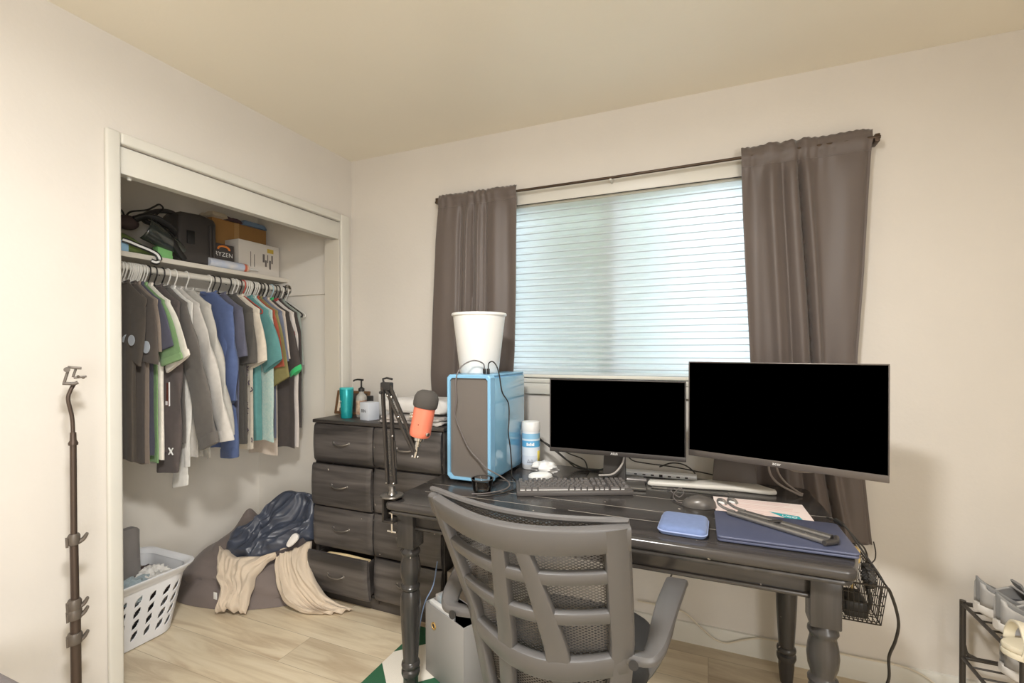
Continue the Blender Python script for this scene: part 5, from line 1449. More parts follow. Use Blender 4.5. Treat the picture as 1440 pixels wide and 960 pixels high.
# wipes canister
wc = thing('wipes_canister', 'white and blue cleaning wipes canister beside the computer tower', 'canister', (-.768, 2.07, ZT))
build('tub', MB().lathe([(.0, .0008), (.039, .0008), (.0415, .004), (.0415, .176), (.0, .176)], 36, c=(-.768, 2.07, ZT)), mat('tub_white', (226, 228, 230), .35), wc)
def lblmat():
    m = bpy.data.materials.new('wipes_label'); m.use_nodes = True
    nt = m.node_tree; N = nt.nodes; L = nt.links; b = N['Principled BSDF']
    tc = N.new('ShaderNodeTexCoord'); sp_ = N.new('ShaderNodeSeparateXYZ'); L.new(tc.outputs['Object'], sp_.inputs[0])
    mr = N.new('ShaderNodeMapRange'); mr.inputs['From Min'].default_value = .02; mr.inputs['From Max'].default_value = .168
    L.new(sp_.outputs['Z'], mr.inputs['Value'])
    r = N.new('ShaderNodeValToRGB'); r.color_ramp.interpolation = 'CONSTANT'
    el = [(0, (206, 214, 226)), (.30, (218, 226, 234)), (.56, (96, 170, 214)), (.76, (206, 222, 234)), (.82, (140, 190, 220)), (1.0, (232, 234, 236))]
    r.color_ramp.elements[0].color = lin(el[0][1]); r.color_ramp.elements[1].position = 1; r.color_ramp.elements[1].color = lin(el[-1][1])
    for p, c in el[1:-1]:
        e = r.color_ramp.elements.new(p); e.color = lin(c)
    L.new(mr.outputs[0], r.inputs['Fac']); L.new(r.outputs['Color'], b.inputs['Base Color']); b.inputs['Roughness'].default_value = .35
    return m
build('wrap_label', MB().lathe([(.0418, .022), (.0421, .022), (.0421, .166), (.0418, .166)], 36, c=(-.768, 2.07, ZT), cap=False), lblmat(), wc)
build('lid', MB().lathe([(.0, .1765), (.0425, .1765), (.043, .18), (.043, .208), (.040, .217), (.034, .22), (.0, .221)], 36, c=(-.768, 2.07, ZT)), M_white, wc)
Mw = basis((-.768 + .0425 * .34, 2.07 - .0425 * .94, ZT + .118), (.94, .34, 0), (0, 0, 1))
mk = MB()
for i, x in enumerate((-.017, -.0085, -.001, .006, .0125)): mk.box((x - .0028, -.007, -.0005), (x + .0028, .007 - (i % 2) * .004, .0012), M=Mw)
build('lettering', mk, M_inkw, wc)
Mw2 = basis((-.768 + .0425 * .34, 2.07 - .0425 * .94, ZT + .042), (.94, .34, 0), (0, 0, 1))
mk = MB()
for x in (-.011, .004): mk.tube([Mw2 @ Vector((x - .006, -.006, .0006)), Mw2 @ Vector((x, .006, .0006)), Mw2 @ Vector((x + .006, -.006, .0006))], .0011, 5, closed=True)
build('recycling_marks', mk, M_ink, wc)
build('yellow_strip', MB().lathe([(.0423, .022), (.0425, .022), (.0425, .085), (.0423, .085)], 36, c=(-.768, 2.07, ZT), cap=False) if False else MB().grid(lambda u, v: Vector((-.768 + .0424 * math.cos(math.radians(-25 + 30 * u)), 2.07 + .0424 * math.sin(math.radians(-25 + 30 * u)), ZT + .024 + .062 * v)), 6, 2), mat('label_yellow', (220, 200, 90), .4), wc, solid=.0005)
# white mouse and crumpled white thing
wm = thing('computer_mouse', 'white low computer mouse lying behind the keyboard', 'mouse', (-.66, 1.925, ZT))
build('shell', MB().lathe([(.0, .0008), (.05, .0008), (.0535, .006), (.05, .016), (.038, .0225), (.018, .0255), (.0, .026)], 32, M=Matrix.Translation((-.668, 1.917, ZT)) @ Matrix.Rotation(.5, 4, 'Z') @ Matrix.Diagonal((1.0, .62, 1, 1))), M_white, wm)
build('button_split', MB().box((-.0485, -.0006, .0185), (-.012, .0006, .0262), M=Matrix.Translation((-.668, 1.917, ZT)) @ Matrix.Rotation(.5, 4, 'Z')), M_metalgrey, wm) if False else None
cr_ = heap('crumpled_tissue', 'crumpled white plastic wrapper next to the wipes canister', 'wrapper', -.675, 1.995, ZT + .0275, .058, .035, .0265, mat('wrapper_white', (222, 220, 218), .4), .011, 4, 3)
# keyboard
kb = thing('keyboard', 'dark grey mechanical keyboard turned at an angle on the desk', 'keyboard', (-.49, 1.79, ZT), math.radians(24))
M_kb = mat('keyboard_dark', (84, 80, 78), .45)
KW, KD = .442, .135
KM = Matrix.Rotation(math.radians(3.5), 4, 'X')
k = MB().box((-KW / 2, -KD / 2, .004), (KW / 2, KD / 2, .022), .004, M=KM)
k.box((-KW / 2 + .02, KD / 2 - .03, .0008), (KW / 2 - .02, KD / 2 - .01, .018)); k.box((-KW / 2 + .02, -KD / 2 + .01, .0008), (KW / 2 - .02, -KD / 2 + .025, .006))
build('keyboard_case', k, M_kb, kb, local=True)
caps = MB(); lg = MB()
u_ = .0187
x0_ = -KW / 2 + .010
rowsk = [[(0, 1)] + [(2 + i + .5 * (i // 4), 1) for i in range(12)] + [(15.25 + i, 1) for i in range(3)] + [(18.5 + i, 1) for i in range(4)],
         [(i, 1) for i in range(13)] + [(13, 2)] + [(15.25 + i, 1) for i in range(3)] + [(18.5 + i, 1) for i in range(4)],
         [(0, 1.5)] + [(1.5 + i, 1) for i in range(12)] + [(13.5, 1.5)] + [(15.25 + i, 1) for i in range(3)] + [(18.5 + i, 1) for i in range(4)],
         [(0, 1.75)] + [(1.75 + i, 1) for i in range(11)] + [(12.75, 2.25)] + [(18.5 + i, 1) for i in range(3)],
         [(0, 2.25)] + [(2.25 + i, 1) for i in range(10)] + [(12.25, 2.75)] + [(16.25, 1)] + [(18.5 + i, 1) for i in range(4)],
         [(0, 1.25), (1.25, 1.25), (2.5, 1.25), (3.75, 6.25), (10, 1.25), (11.25, 1.25), (12.5, 1.25), (13.75, 1.25)] + [(15.25 + i, 1) for i in range(3)] + [(18.5, 2), (20.5, 1)]]
for r_, row in enumerate(rowsk):
    yc = KD / 2 - .016 - r_ * .0196 - (.003 if r_ else 0)
    for x, w_ in row:
        a = x0_ + x * u_; b_ = a + w_ * u_
        lo = [(a + .0012, yc - .0085), (b_ - .0012, yc - .0085), (b_ - .0012, yc + .0085), (a + .0012, yc + .0085)]
        hi = [(a + .0034, yc - .0058), (b_ - .0034, yc - .0058), (b_ - .0034, yc + .0072), (a + .0034, yc + .0072)]
        caps.loft([[Vector((p[0], p[1], .0225)) for p in lo], [Vector((p[0], p[1], .0325)) for p in hi]], True, True, KM)
        if r_ == 5: lg.box((a + .003, yc - .0082, .0222), (b_ - .003, yc - .0072, .0262), M=KM)
build('keycaps', caps, mat('keycap_grey', (92, 88, 86), .5), kb, local=True)
build('key_fronts', lg, M_white, kb, local=True, label='white dashes for the lit line along the front row')  # white-lit line along the front edge, put in as white dashes

# ---------------------------------------------------------------- monitors
def monitor(name, label, cx, cy, cz, W_, H_, rz, logo, lsize, chin, bez, bezmat, logoM):
    t = thing(name, label, 'monitor', (cx, cy, ZT), rz)
    M = Matrix.Translation((0, 0, cz - ZT))
    x, z = W_ / 2, H_ / 2
    f = MB()
    f.box((-x, -.011, -z), (x, -.001, -z + chin), .002, M=M)
    f.box((-x, -.011, z - bez), (x, -.001, z), .002, M=M); f.box((-x, -.011, -z + chin), (-x + bez, -.001, z - bez), .002, M=M); f.box((x - bez, -.011, -z + chin), (x, -.001, z - bez), .002, M=M)
    build('bezel', f, bezmat, t, local=True)
    build('screen', MB().box((-x + bez, -.0095, -z + chin), (x - bez, -.001, z - bez), M=M), M_screen, t, local=True)
    bk_ = MB().box((-x + .001, -.0008, -z + .001), (x - .001, .014, z - .001), .005, M=M)
    bk_.slab([(-x * .62, -z * .8), (x * .62, -z * .8), (x * .62, z * .55), (-x * .62, z * .55)], .014, .04, .012, 3, M=M, axis='y')
    build('back_shell', bk_, M_black, t, local=True)
    Mx_ = WM[t.name] @ M @ basis((0, -.0113, -z + chin * .52), (1, 0, 0), (0, 0, 1))
    text('lettering', logo, lsize, Mx_, logoM, t, spacing=1.05)
    return t
M_bz = mat('bezel_grey_brown', (92, 86, 82), .35, .4)
mA = monitor('monitor', 'smaller black-screened monitor standing in the middle of the desk', -.348, 1.902, 1.0335, .540, .306, 0, 'ASUS', .012, .0185, .0055, mat('bezel_dark', (58, 54, 52), .4, .2), M_white)
st_ = MB().bar([(-.36, 1.965, ZT + .012), (-.358, 1.962, ZT + .15), (-.35, 1.945, ZT + .28)], [.095, .085, .075], .022, (1, 0, 0), bev=.2)
build('neck', st_, M_dark, mA)
Mb = Matrix.Translation((-.36, 1.97, ZT)) @ Matrix.Rotation(.12, 4, 'Z')
build('foot', MB().slab([(-.125, -.10), (.125, -.10), (.115, .09), (-.115, .09)], .0008, .012, .003, 2, M=Mb), M_metalgrey, mA)
rzB = math.atan2(1.745 - 1.93, .50 + .066)
mB = monitor('monitor', 'larger black-screened monitor at the right, turned toward the room', .218, 1.84, 1.0815, .602, .358, rzB, 'acer', .0145, .023, .004, M_bz, M_white)
nk = MB().bar([(.097, 2.098, ZT + .010), (.097, 2.094, ZT + .12), (.12, 2.06, ZT + .25), (.165, 1.98, ZT + .31), (.215, 1.885, ZT + .32)], [.165, .15, .12, .10, .09], [.016, .016, .018, .03, .03], (1, 0, 0), bev=.2)
build('neck', nk, mat('neck_brown', (84, 76, 70), .4), mB)
ft = [(-.228, 1.975), (-.215, 1.968), (-.05, 1.992), (.09, 2.016), (.215, 2.010), (.238, 2.022), (.236, 2.045), (.215, 2.062), (.17, 2.112), (.02, 2.115), (-.06, 2.055), (-.225, 2.012)]
build('foot', MB().slab([(p[0], p[1]) for p in ft], ZT + .0008, ZT + .019, .007, 3), mat('foot_pale', (206, 202, 194), .35), mB)
# silver port hub lying behind the foot
hb = thing('port_hub', 'long silver multi-port hub behind the monitor foot', 'hub', (-.195, 2.13, ZT))
Mh = Matrix.Translation((-.195, 2.135, ZT + .0008)) @ Matrix.Rotation(.045, 4, 'Z')
build('hub_body', MB().box((-.15, -.026, .0), (.15, .026, .019), .005, 3, M=Mh), mat('hub_silver', (216, 217, 219), .3), hb)
pp_ = MB()
for x, w_, h in ((-.10, .012, .005), (-.065, .012, .005), (-.03, .013, .006), (.005, .014, .011), (.04, .013, .006), (.075, .014, .006), (.108, .012, .006)): pp_.box((x - w_ / 2, -.0266, .0095 - h / 2), (x + w_ / 2, -.0255, .0095 + h / 2), M=Mh)
build('ports', pp_, M_black, hb)
single('marker_pen', 'dark grey thick marker lying left of the monitor foot', 'marker', MB().tube([(-.335, 1.985, ZT + .0125), (-.325, 1.987, ZT + .0125), (-.245, 2.0, ZT + .0125), (-.236, 2.0015, ZT + .0125)], [.010, .0115, .0115, .0115], 16), mat('marker_grey', (104, 100, 98), .3, .4), (-.29, 1.99, ZT))
single('metal_ruler', 'thin silver ruler in front of the monitor foot', 'ruler', MB().box((-.15, -.011, .0008), (.13, .011, .0035), .0008, M=Matrix.Translation((-.06, 1.955, ZT)) @ Matrix.Rotation(.03, 4, 'Z')), M_metalgrey, (-.06, 1.955, ZT))
# mouse with cable
ms = thing('computer_mouse', 'dark grey computer mouse with a cord, left of the paper sheet', 'mouse', (-.03, 1.775, ZT))
def msh(u, v):
    a = 2 * PI * u
    ph = v * PI / 2
    x = .056 * math.cos(ph) ** .55 * math.cos(a); y = .033 * math.cos(ph) ** .6 * math.sin(a) * (1 - .08 * math.cos(2 * a))
    z = .036 * math.sin(ph) ** .8 * (1 - .25 * max(0, -math.cos(a)) * math.cos(ph))
    return Vector((x, y, z + .001))
Mms = Matrix.Translation((-.03, 1.775, ZT)) @ Matrix.Rotation(.1, 4, 'Z')
build('shell', MB().grid(msh, 36, 14, Mms), mat('mouse_grey', (98, 94, 90), .35, .3), ms)
build('wheel', MB().lathe([(.0, -.003), (.008, -.003), (.008, .003), (.0, .003)], 14, M=Mms @ basis((-.032, 0, .024), (1, 0, 0), (0, 0, 1))), M_black, ms)
build('cord', MB().tube([(-.084, 1.77, .762), (-.105, 1.79, .760), (-.12, 1.83, .768), (-.10, 1.88, .785), (-.085, 1.86, .775), (-.10, 1.83, .765), (-.13, 1.87, .772), (-.125, 1.93, .766), (-.15, 1.945, .7602)], .0022, 8, k=6), M_cableg, ms)
# zip case
zc = thing('zip_case', 'small periwinkle blue zip case near the front edge of the desk', 'case', (-.07, 1.535, ZT))
M_peri = fabric('periwinkle', (104, 121, 160), sc=60, bump=.15)
Mz = Matrix.Translation((-.07, 1.533, ZT)) @ Matrix.Rotation(-.03, 4, 'Z')
rg = []
for z, o in ((.0008, -.012), (.002, -.006), (.007, -.001), (.014, .0), (.021, -.001), (.026, -.006), (.0285, -.014), (.0295, -.03)):
    rg.append([Vector((p[0], p[1], z)) for p in rrect(0, 0, .068 + o, .078 + o, max(.022 + o, .008))])
build('shell', MB().loft(rg, True, True, Mz), M_peri, zc)
build('zip', MB().tube([Vector((p[0], p[1], .0135)) for p in rrect(0, 0, .0685, .0785, .0225)], .0022, 6, closed=True, M=Mz), mat('zip_blue', (146, 160, 198), .5), zc)
# laptop
lp = thing('laptop', 'closed navy blue laptop at the right front of the desk', 'laptop', (.19, 1.585, ZT))
M_navy = mat('laptop_navy', (84, 89, 112), .35, .2)
Ml = Matrix.Translation((.192, 1.586, ZT)) @ Matrix.Rotation(.02, 4, 'Z')
build('base', MB().slab(rrect(0, 0, .171, .117, .012), .003, .0105, .002, 2, M=Ml), M_navy, lp)
build('lid', MB().slab(rrect(0, 0, .172, .118, .013), .0112, .0185, .0025, 3, M=Ml), M_navy, lp)
ftm = MB()
for x in (-.15, .15):
    for y in (-.095, .095): ftm.lathe([(.0, .0006), (.008, .0006), (.008, .003), (.0, .003)], 12, c=(0, 0, 0), M=Ml @ Matrix.Translation((x, y, 0)))
build('rubber_foot', ftm, M_black, lp)
# folding laptop stand lying on the laptop
ls = thing('laptop_stand', 'folded dark metal laptop stand with hooked ends lying on the navy laptop', 'laptop stand', (.18, 1.6, ZT + .019))
M_ls = mat('stand_gunmetal', (136, 133, 130), .32, .7)
zl = ZT + .0192
A0, A1 = Vector((.060, 1.668, zl + .008)), Vector((.300, 1.505, zl + .008))
B0, B1 = Vector((.092, 1.688, zl + .008)), Vector((.316, 1.545, zl + .008))
m = MB()
for a, b_ in ((A0, A1), (B0, B1)): m.bar([a, a.lerp(b_, .5), b_], .022, .0155, (0, 0, 1) if False else tuple(Vector((-(b_ - a).y, (b_ - a).x, 0))), bev=.45)
build('bars', m, M_ls, ls)
m = MB()
for a, b_ in ((A0, A1), (B0, B1)):
    d = (b_ - a).normalized()
    m.tube(catmull([a + d * .02 + Vector((0, 0, .006)), a - d * .012 + Vector((0, 0, .008)), a - d * .034 + Vector((0, 0, .016)), a - d * .036 + Vector((0, 0, .030)), a - d * .018 + Vector((0, 0, .033)), a - d * .006 + Vector((0, 0, .022))], 5), .0045, 8)
build('hooks', m, M_ls, ls)
m = MB()
for a, b_ in ((A0, A1), (B0, B1)):
    d = (b_ - a).normalized(); m.box((-.010, -.007, -.002), (.010, .007, .003), .001, M=basis(a - d * .022 + Vector((0, 0, .024)), d, (-d.y, d.x, .0)))
build('hook_pads', m, M_white, ls, label='white rubber hook pads')
m = MB().bar([A1 + Vector((-.012, -.012, 0)), A1.lerp(B1, .5) + Vector((.012, -.008, 0)), B1 + Vector((.012, .006, 0))], .014, .014, (1, 0, 0), bev=.4)
m.bar([A0.lerp(A1, .45) + Vector((0, 0, .008)), B0.lerp(B1, .5) + Vector((0, 0, .008))], .012, .005, (1, 0, 0))
for q in (.2, .48, .8): m.ball(A0.lerp(A1, q) + Vector((0, 0, .0078)), (.004, .004, .002), 10, 6)
build('hinge', m, M_dark, ls)
# paper sheet with teal triangle
ps_ = thing('paper_sheet', 'printed paper sheet with a teal triangle, partly behind the laptop', 'paper', (.17, 1.82, ZT))
Mp = Matrix.Translation((.168, 1.82, ZT)) @ Matrix.Rotation(.04, 4, 'Z')
build('sheet', MB().box((-.148, -.105, .0008), (.142, .105, .0014), M=Mp), mat('paper_pinkish', (232, 216, 210), .7), ps_)
tx = MB()
random.seed(11)
for i in range(15):
    y = .088 - i * .0118
    if i in (3, 8): continue
    tx.box((-.12 if i % 4 else -.125, y - .0012, .0014), (.125 - random.random() * .05, y + .0012, .0016), M=Mp)
build('printed_lines', tx, mat('print_pink', (206, 170, 164), .7), ps_)
build('teal_triangle', MB().slab([(.02, -.015), (.105, -.036), (.112, -.082), (.066, -.074)], .0017, .0019, M=Mp), mat('print_teal', (44, 160, 168), .6), ps_)
text('lettering', 'UCO', .020, WM[ps_.name] @ Matrix.Translation((.076, -.047, .0021)) @ Matrix.Rotation(-.2, 4, 'Z'), M_inkw, ps_)

# ---------------------------------------------------------------- cables behind the monitors
single('monitor_cable', 'black cable bundle curling left of the smaller monitor stand', 'cable', MB().tube([(-.78, 2.15, .90), (-.72, 2.14, .86), (-.66, 2.12, .83), (-.60, 2.12, .79), (-.52, 2.11, .765), (-.44, 2.08, .775), (-.40, 2.05, .80), (-.38, 2.02, .86)], .004, 8, k=6)
       .tube([(-.77, 2.16, .875), (-.70, 2.15, .85), (-.62, 2.13, .80), (-.56, 2.12, .763), (-.47, 2.13, .761), (-.42, 2.1, .78)], .0032, 8, k=6).tube([(-.66, 2.15, .84), (-.60, 2.14, .82), (-.53, 2.13, .80), (-.50, 2.10, .7625), (-.45, 2.09, .765)], .003, 8, k=6), M_cable, (-.55, 2.1, ZT))
single('power_cable', 'black cable lying along the back edge between the two monitors', 'cable', MB().tube([(-.33, 2.05, .87), (-.31, 2.12, .82), (-.25, 2.17, .80), (-.15, 2.172, .795), (-.05, 2.170, .785), (.02, 2.17, .775), (.06, 2.172, .762)], .0028, 8, k=6).tube([(-.20, 2.168, .79), (-.15, 2.165, .812), (-.10, 2.165, .81), (-.06, 2.165, .785), (-.05, 2.165, .7605)], .003, 8, k=6), M_cable, (-.15, 2.16, ZT))
single('monitor_cable', 'pale grey cable looping down in front of the smaller monitor neck', 'cable', MB().tube([(-.315, 1.938, .88), (-.325, 1.932, .84), (-.36, 1.93, .80), (-.42, 1.945, .785)], .004, 8, k=6), mat('cable_pale', (168, 162, 156), .45), (-.36, 1.93, .78))
single('monitor_cable', 'pair of grey cables dropping behind the larger monitor onto the desk', 'cable', MB().tube([(.20, 1.93, .93), (.21, 1.98, .85), (.245, 2.02, .80), (.31, 2.04, .764), (.325, 2.043, .7605)], .004, 8, k=6).tube([(.225, 1.93, .93), (.235, 1.98, .86), (.265, 2.02, .81), (.315, 2.06, .766), (.33, 2.062, .7605)], .0035, 8, k=6).tube([(.40, 1.92, .95), (.395, 1.97, .89), (.36, 1.99, .865), (.30, 1.99, .86), (.25, 1.97, .88)], .0035, 8, k=6), mat('cable_grey_brown', (132, 122, 114), .5), (.27, 2.0, ZT))

# ---------------------------------------------------------------- under and beside the desk
fbx = thing('file_box', 'grey file box with brass eyelet standing beside the chair on the rug', 'file box', (-.98, 1.58, .0056))
d = Vector((.905, -.426, 0)); nn = Vector((.426, .905, 0)); A = Vector((-1.062, 1.628, .0058))
Mb_ = basis(A, d, nn)
w = MB()
Lx, Ly, Hz = .26, .115, .28
for lo, hi in (((0, 0, 0), (Lx, .004, Hz)), ((0, Ly - .004, 0), (Lx, Ly, Hz)), ((0, .004, 0), (.004, Ly - .004, Hz)), ((Lx - .004, .004, 0), (Lx, Ly - .004, Hz)), ((.004, .004, 0), (Lx - .004, Ly - .004, .004))): w.box(lo, hi, .0008, M=Mb_)
build('box_body', w, mat('file_grey', (146, 144, 142), .55), fbx)
eo = basis(A + d * .062 + Vector((0, 0, .205)) - nn * .0012, d, (0, 0, 1))
build('eyelet', MB().tube([eo @ Vector((.012 * math.cos(2 * PI * i / 20), .012 * math.sin(2 * PI * i / 20), 0)) for i in range(20)], .0032, 8, closed=True), mat('brass', (214, 176, 110), .3, .8), fbx)
build('eyelet_hole', MB().lathe([(.0, -.0004), (.0105, -.0004), (.0105, .0006), (.0, .0006)], 18, M=eo), M_ink, fbx)
for nm, lab, cat, y0, y1, x0, x1, z1, col in (('paper_stack', 'white papers standing in the grey file box', 'papers', .012, .03, .01, .16, .285, (224, 222, 218)), ('card_box', 'tan and pale blue small carton poking out of the grey file box', 'box', .04, .085, .012, .09, .30, (186, 148, 116))):
    single(nm, lab, cat, MB().box((x0, y0, .0046), (x1, y1, z1), .002, M=Mb_), mat(nm + '_m', col, .6, col2=(150, 186, 204) if nm == 'card_box' else None, scale=9), (A.x, A.y, .01))
single('blue_cable', 'thin blue cable hanging over the edge of the grey file box', 'cable', MB().tube([(-1.05, 1.70, .42), (-1.045, 1.66, .34), (-1.055, 1.622, .296), (-1.072, 1.618, .24), (-1.085, 1.612, .16), (-1.095, 1.605, .08), (-1.105, 1.598, .035), (-1.11, 1.59, .0105)], .0026, 8, k=6), mat('cable_blue', (108, 128, 158), .5), (-1.08, 1.62, .01))
single('storage_box', 'pale grey-brown carton under the desk behind the file box', 'box', MB().box((-1.125, 1.905, .0006), (-.86, 2.065, .275), .003), mat('carton_greybrown', (150, 140, 130), .7), (-1.0, 2.0, 0))
single('dark_gap_box', 'black box added on the carton to fill the dark gap right of the dresser', 'box', MB().box((-1.10, 1.95, .2756), (-.9, 2.06, .52), .004), M_black, (-1.0, 2.0, .2756))  # black box added to fill the dark gap under the desk
# wire tray with chargers at the right end of the desk
wt = thing('wire_tray', 'black wire cable tray hanging at the right end of the desk', 'wire tray', (.42, 1.8, .5))
M_wire = mat('black_wire', (46, 42, 38), .4, .3)
TX0, TX1, TY0, TY1, TZ0, TZ1 = .352, .474, 1.655, 1.99, .505, .622
fw_ = MB()
def wire(a, b_, r=.0013): fw_.tube([a, b_], r, 5)
for z, r in ((TZ1, .0028), (TZ0, .002)):
    i0 = 0 if z == TZ1 else .012
    q = [(TX0 + i0, TY0 + i0, z), (TX1 - i0, TY0 + i0, z), (TX1 - i0, TY1 - i0, z), (TX0 + i0, TY1 - i0, z)]
    for i in range(4): wire(q[i], q[(i + 1) % 4], r)
for zq in (.25, .5, .75):
    z = lerp(TZ0, TZ1, zq); i0 = .012 * (1 - zq)
    q = [(TX0 + i0, TY0 + i0, z), (TX1 - i0, TY0 + i0, z), (TX1 - i0, TY1 - i0, z), (TX0 + i0, TY1 - i0, z)]
    for i in range(4): wire(q[i], q[(i + 1) % 4])
for i in range(1, 9):
    x = lerp(TX0, TX1, i / 9); xb = lerp(TX0 + .012, TX1 - .012, i / 9)
    wire((x, TY0, TZ1), (xb, TY0 + .012, TZ0)); wire((x, TY1, TZ1), (xb, TY1 - .012, TZ0)); wire((xb, TY0 + .012, TZ0), (xb, TY1 - .012, TZ0))
for i in range(0, 22):
    y = lerp(TY0, TY1, i / 21); yb = lerp(TY0 + .012, TY1 - .012, i / 21)
    wire((TX0, y, TZ1), (TX0 + .012, yb, TZ0)); wire((TX1, y, TZ1), (TX1 - .012, yb, TZ0))
    if i % 2: wire((TX0 + .012, yb, TZ0), (TX1 - .012, yb, TZ0))
build('wire_basket', fw_, M_wire, wt)
hk = MB()
for y in (1.75, 1.93): hk.tube([(TX0, y, TZ1), (TX0 - .004, y, TZ1 + .03), (TX0 - .018, y, .7005), (.30, y, .7035)], .0025, 8, k=5)
build('hook', hk, M_wire, wt)
zt_ = TZ0 + .0035
single('power_adapter', 'black power adapter lying in the wire tray', 'power adapter', MB().box((.375, 1.675, zt_), (.435, 1.77, zt_ + .05), .008, 3), M_black, (.40, 1.75, zt_))
single('power_plug', 'cream yellow plug block on top of the wire tray contents', 'plug', MB().box((.405, 1.775, zt_ + .125), (.44, 1.81, zt_ + .17), .006, 3).box((.418, 1.790, zt_), (.424, 1.796, zt_ + .126), .001), mat('plug_cream', (216, 186, 118), .5), (.42, 1.80, zt_))
single('power_strip', 'dark cable coil bulging out of the wire tray', 'cable', MB().tube([(.435, 1.705 + .036 * math.cos(t_), zt_ + .12 + .030 * math.sin(t_)) if i % 2 == 0 else (.448, 1.705 + .034 * math.cos(t_), zt_ + .12 + .028 * math.sin(t_)) for i, t_ in enumerate([k_ * .5 for k_ in range(38)])], .006, 8, k=2).tube([(.43, 1.70, zt_ + .006), (.44, 1.68, zt_ + .05), (.435, 1.685, zt_ + .09)], .006, 8, k=4), M_cable, (.44, 1.72, zt_))
cbx = thing('charger_cable', 'pair of dark cables running off the right desk edge into the tray', 'cable', (.42, 1.72, .6))
build('cord', MB().tube([(.355, 1.80, .7602), (.378, 1.765, .762), (.395, 1.745, .752), (.415, 1.73, .72), (.44, 1.71, .68), (.462, 1.69, .645), (.470, 1.675, .628)], .003, 8, k=6).tube([(.378, 1.768, .766), (.40, 1.755, .745), (.425, 1.75, .715), (.445, 1.755, .69), (.455, 1.77, .655), (.45, 1.78, .62)], .0026, 8, k=6), M_cable, cbx)
build('connector', MB().bar([(.372, 1.775, .763), (.388, 1.752, .756)], .014, .011, (0, 0, 1), bev=.4), M_black, cbx)
single('floor_cable', 'black cable hanging from the wire tray corner down to the floor', 'cable', MB().tube([(.472, 1.66, .622), (.487, 1.68, .60), (.51, 1.71, .54), (.525, 1.74, .48), (.523, 1.76, .42), (.512, 1.775, .36), (.515, 1.785, .29), (.50, 1.79, .22), (.505, 1.79, .14), (.53, 1.80, .06), (.56, 1.85, .0045), (.62, 1.95, .0045)], .0042, 8, k=7), M_cable, (.5, 1.75, 0))
single('wall_cable', 'thin dark cable dropping behind the right curtain edge to the wire tray', 'cable', MB().tube([(.592, 2.226, .56), (.598, 2.222, .52), (.585, 2.19, .50), (.54, 2.10, .52), (.48, 1.995, .60), (.465, 1.96, .626)], .0022, 8, k=6), M_cable, (.58, 2.2, .5))
single('desk_cable', 'black cable sagging under the desk behind the chair', 'cable', MB().tube([(-.60, 1.95, .66), (-.50, 1.94, .60), (-.42, 1.95, .585), (-.34, 1.95, .62), (-.28, 1.95, .68), (-.2, 1.97, .645), (-.10, 1.98, .655), (.0, 1.98, .70)], .004, 8, k=6).tube([(-.02, 1.96, .70), (-.03, 1.955, .62), (-.07, 1.95, .56), (-.10, 1.95, .50), (-.14, 1.96, .40), (-.2, 2.05, .20), (-.24, 2.15, .05), (-.24, 2.16, .005)], .003, 8, k=6).tube([(-.52, 1.96, .66), (-.47, 1.95, .56), (-.40, 1.94, .49), (-.33, 1.95, .44)], .0035, 8, k=6), M_cable, (-.3, 1.95, .6))
single('baseboard_cable', 'cream cable running along the baseboard under the window', 'cable', MB().tube([(-.30, 2.222, .15), (-.15, 2.225, .145), (-.095, 2.226, .135), (-.03, 2.226, .085), (.02, 2.226, .05), (.07, 2.226, .04), (.14, 2.226, .07), (.22, 2.228, .092), (.40, 2.229, .0935), (.55, 2.23, .0935), (.70, 2.23, .092), (.78, 2.22, .06), (.83, 2.20, .01)], .0035, 8, k=6), M_cablew, (.2, 2.22, .0))

# ---------------------------------------------------------------- shoe rack and shoes
sr_ = thing('shoe_rack', 'black metal shoe rack at the right wall corner holding trainers', 'shoe rack', (1.15, 1.95, 0))
RX0, RX1, RY0, RY1, RZ1, RZ0 = .832, 1.45, 1.80, 2.15, .405, .215
rk = MB()
M_rack = mat('rack_black', (66, 62, 58), .38, .3)
for x in (RX0, RX1):
    for y in (RY0, RY1): build('post', MB().tube([(x, y, 0), (x, y, RZ1 + .012)], .009, 12), M_rack, sr_)
for z, nm in ((RZ1, 'tier'), (RZ0, 'tier')):
    b_ = MB()
    for y in (RY0, RY1): b_.tube([(RX0, y, z), (RX1, y, z)], .0075, 10)
    for x in (RX0, RX1): b_.tube([(x, RY0, z), (x, RY1, z)], .0065, 10)
    for i in range(1, 6): b_.tube([(RX0, lerp(RY0, RY1, i / 6), z), (RX1, lerp(RY0, RY1, i / 6), z)], .0035, 8)
    build(nm, b_, M_rack, sr_)
build('corner_brace', MB().bar(catmull([(RX0 + .004, RY1, RZ0 + .045), (RX0 + .012, RY1, RZ0 + .016), (RX0 + .04, RY1, RZ0 + .002)], 6), .014, .01, (0, 1, 0)), M_rack, sr_)
M_shg = mat('trainer_grey', (128, 128, 128), .6, bump=.2, bscale=500)
M_shl = mat('trainer_light', (172, 170, 168), .5)
M_sole = mat('trainer_sole', (220, 216, 210), .5)
M_lin = mat('trainer_lining', (92, 92, 96), .85)
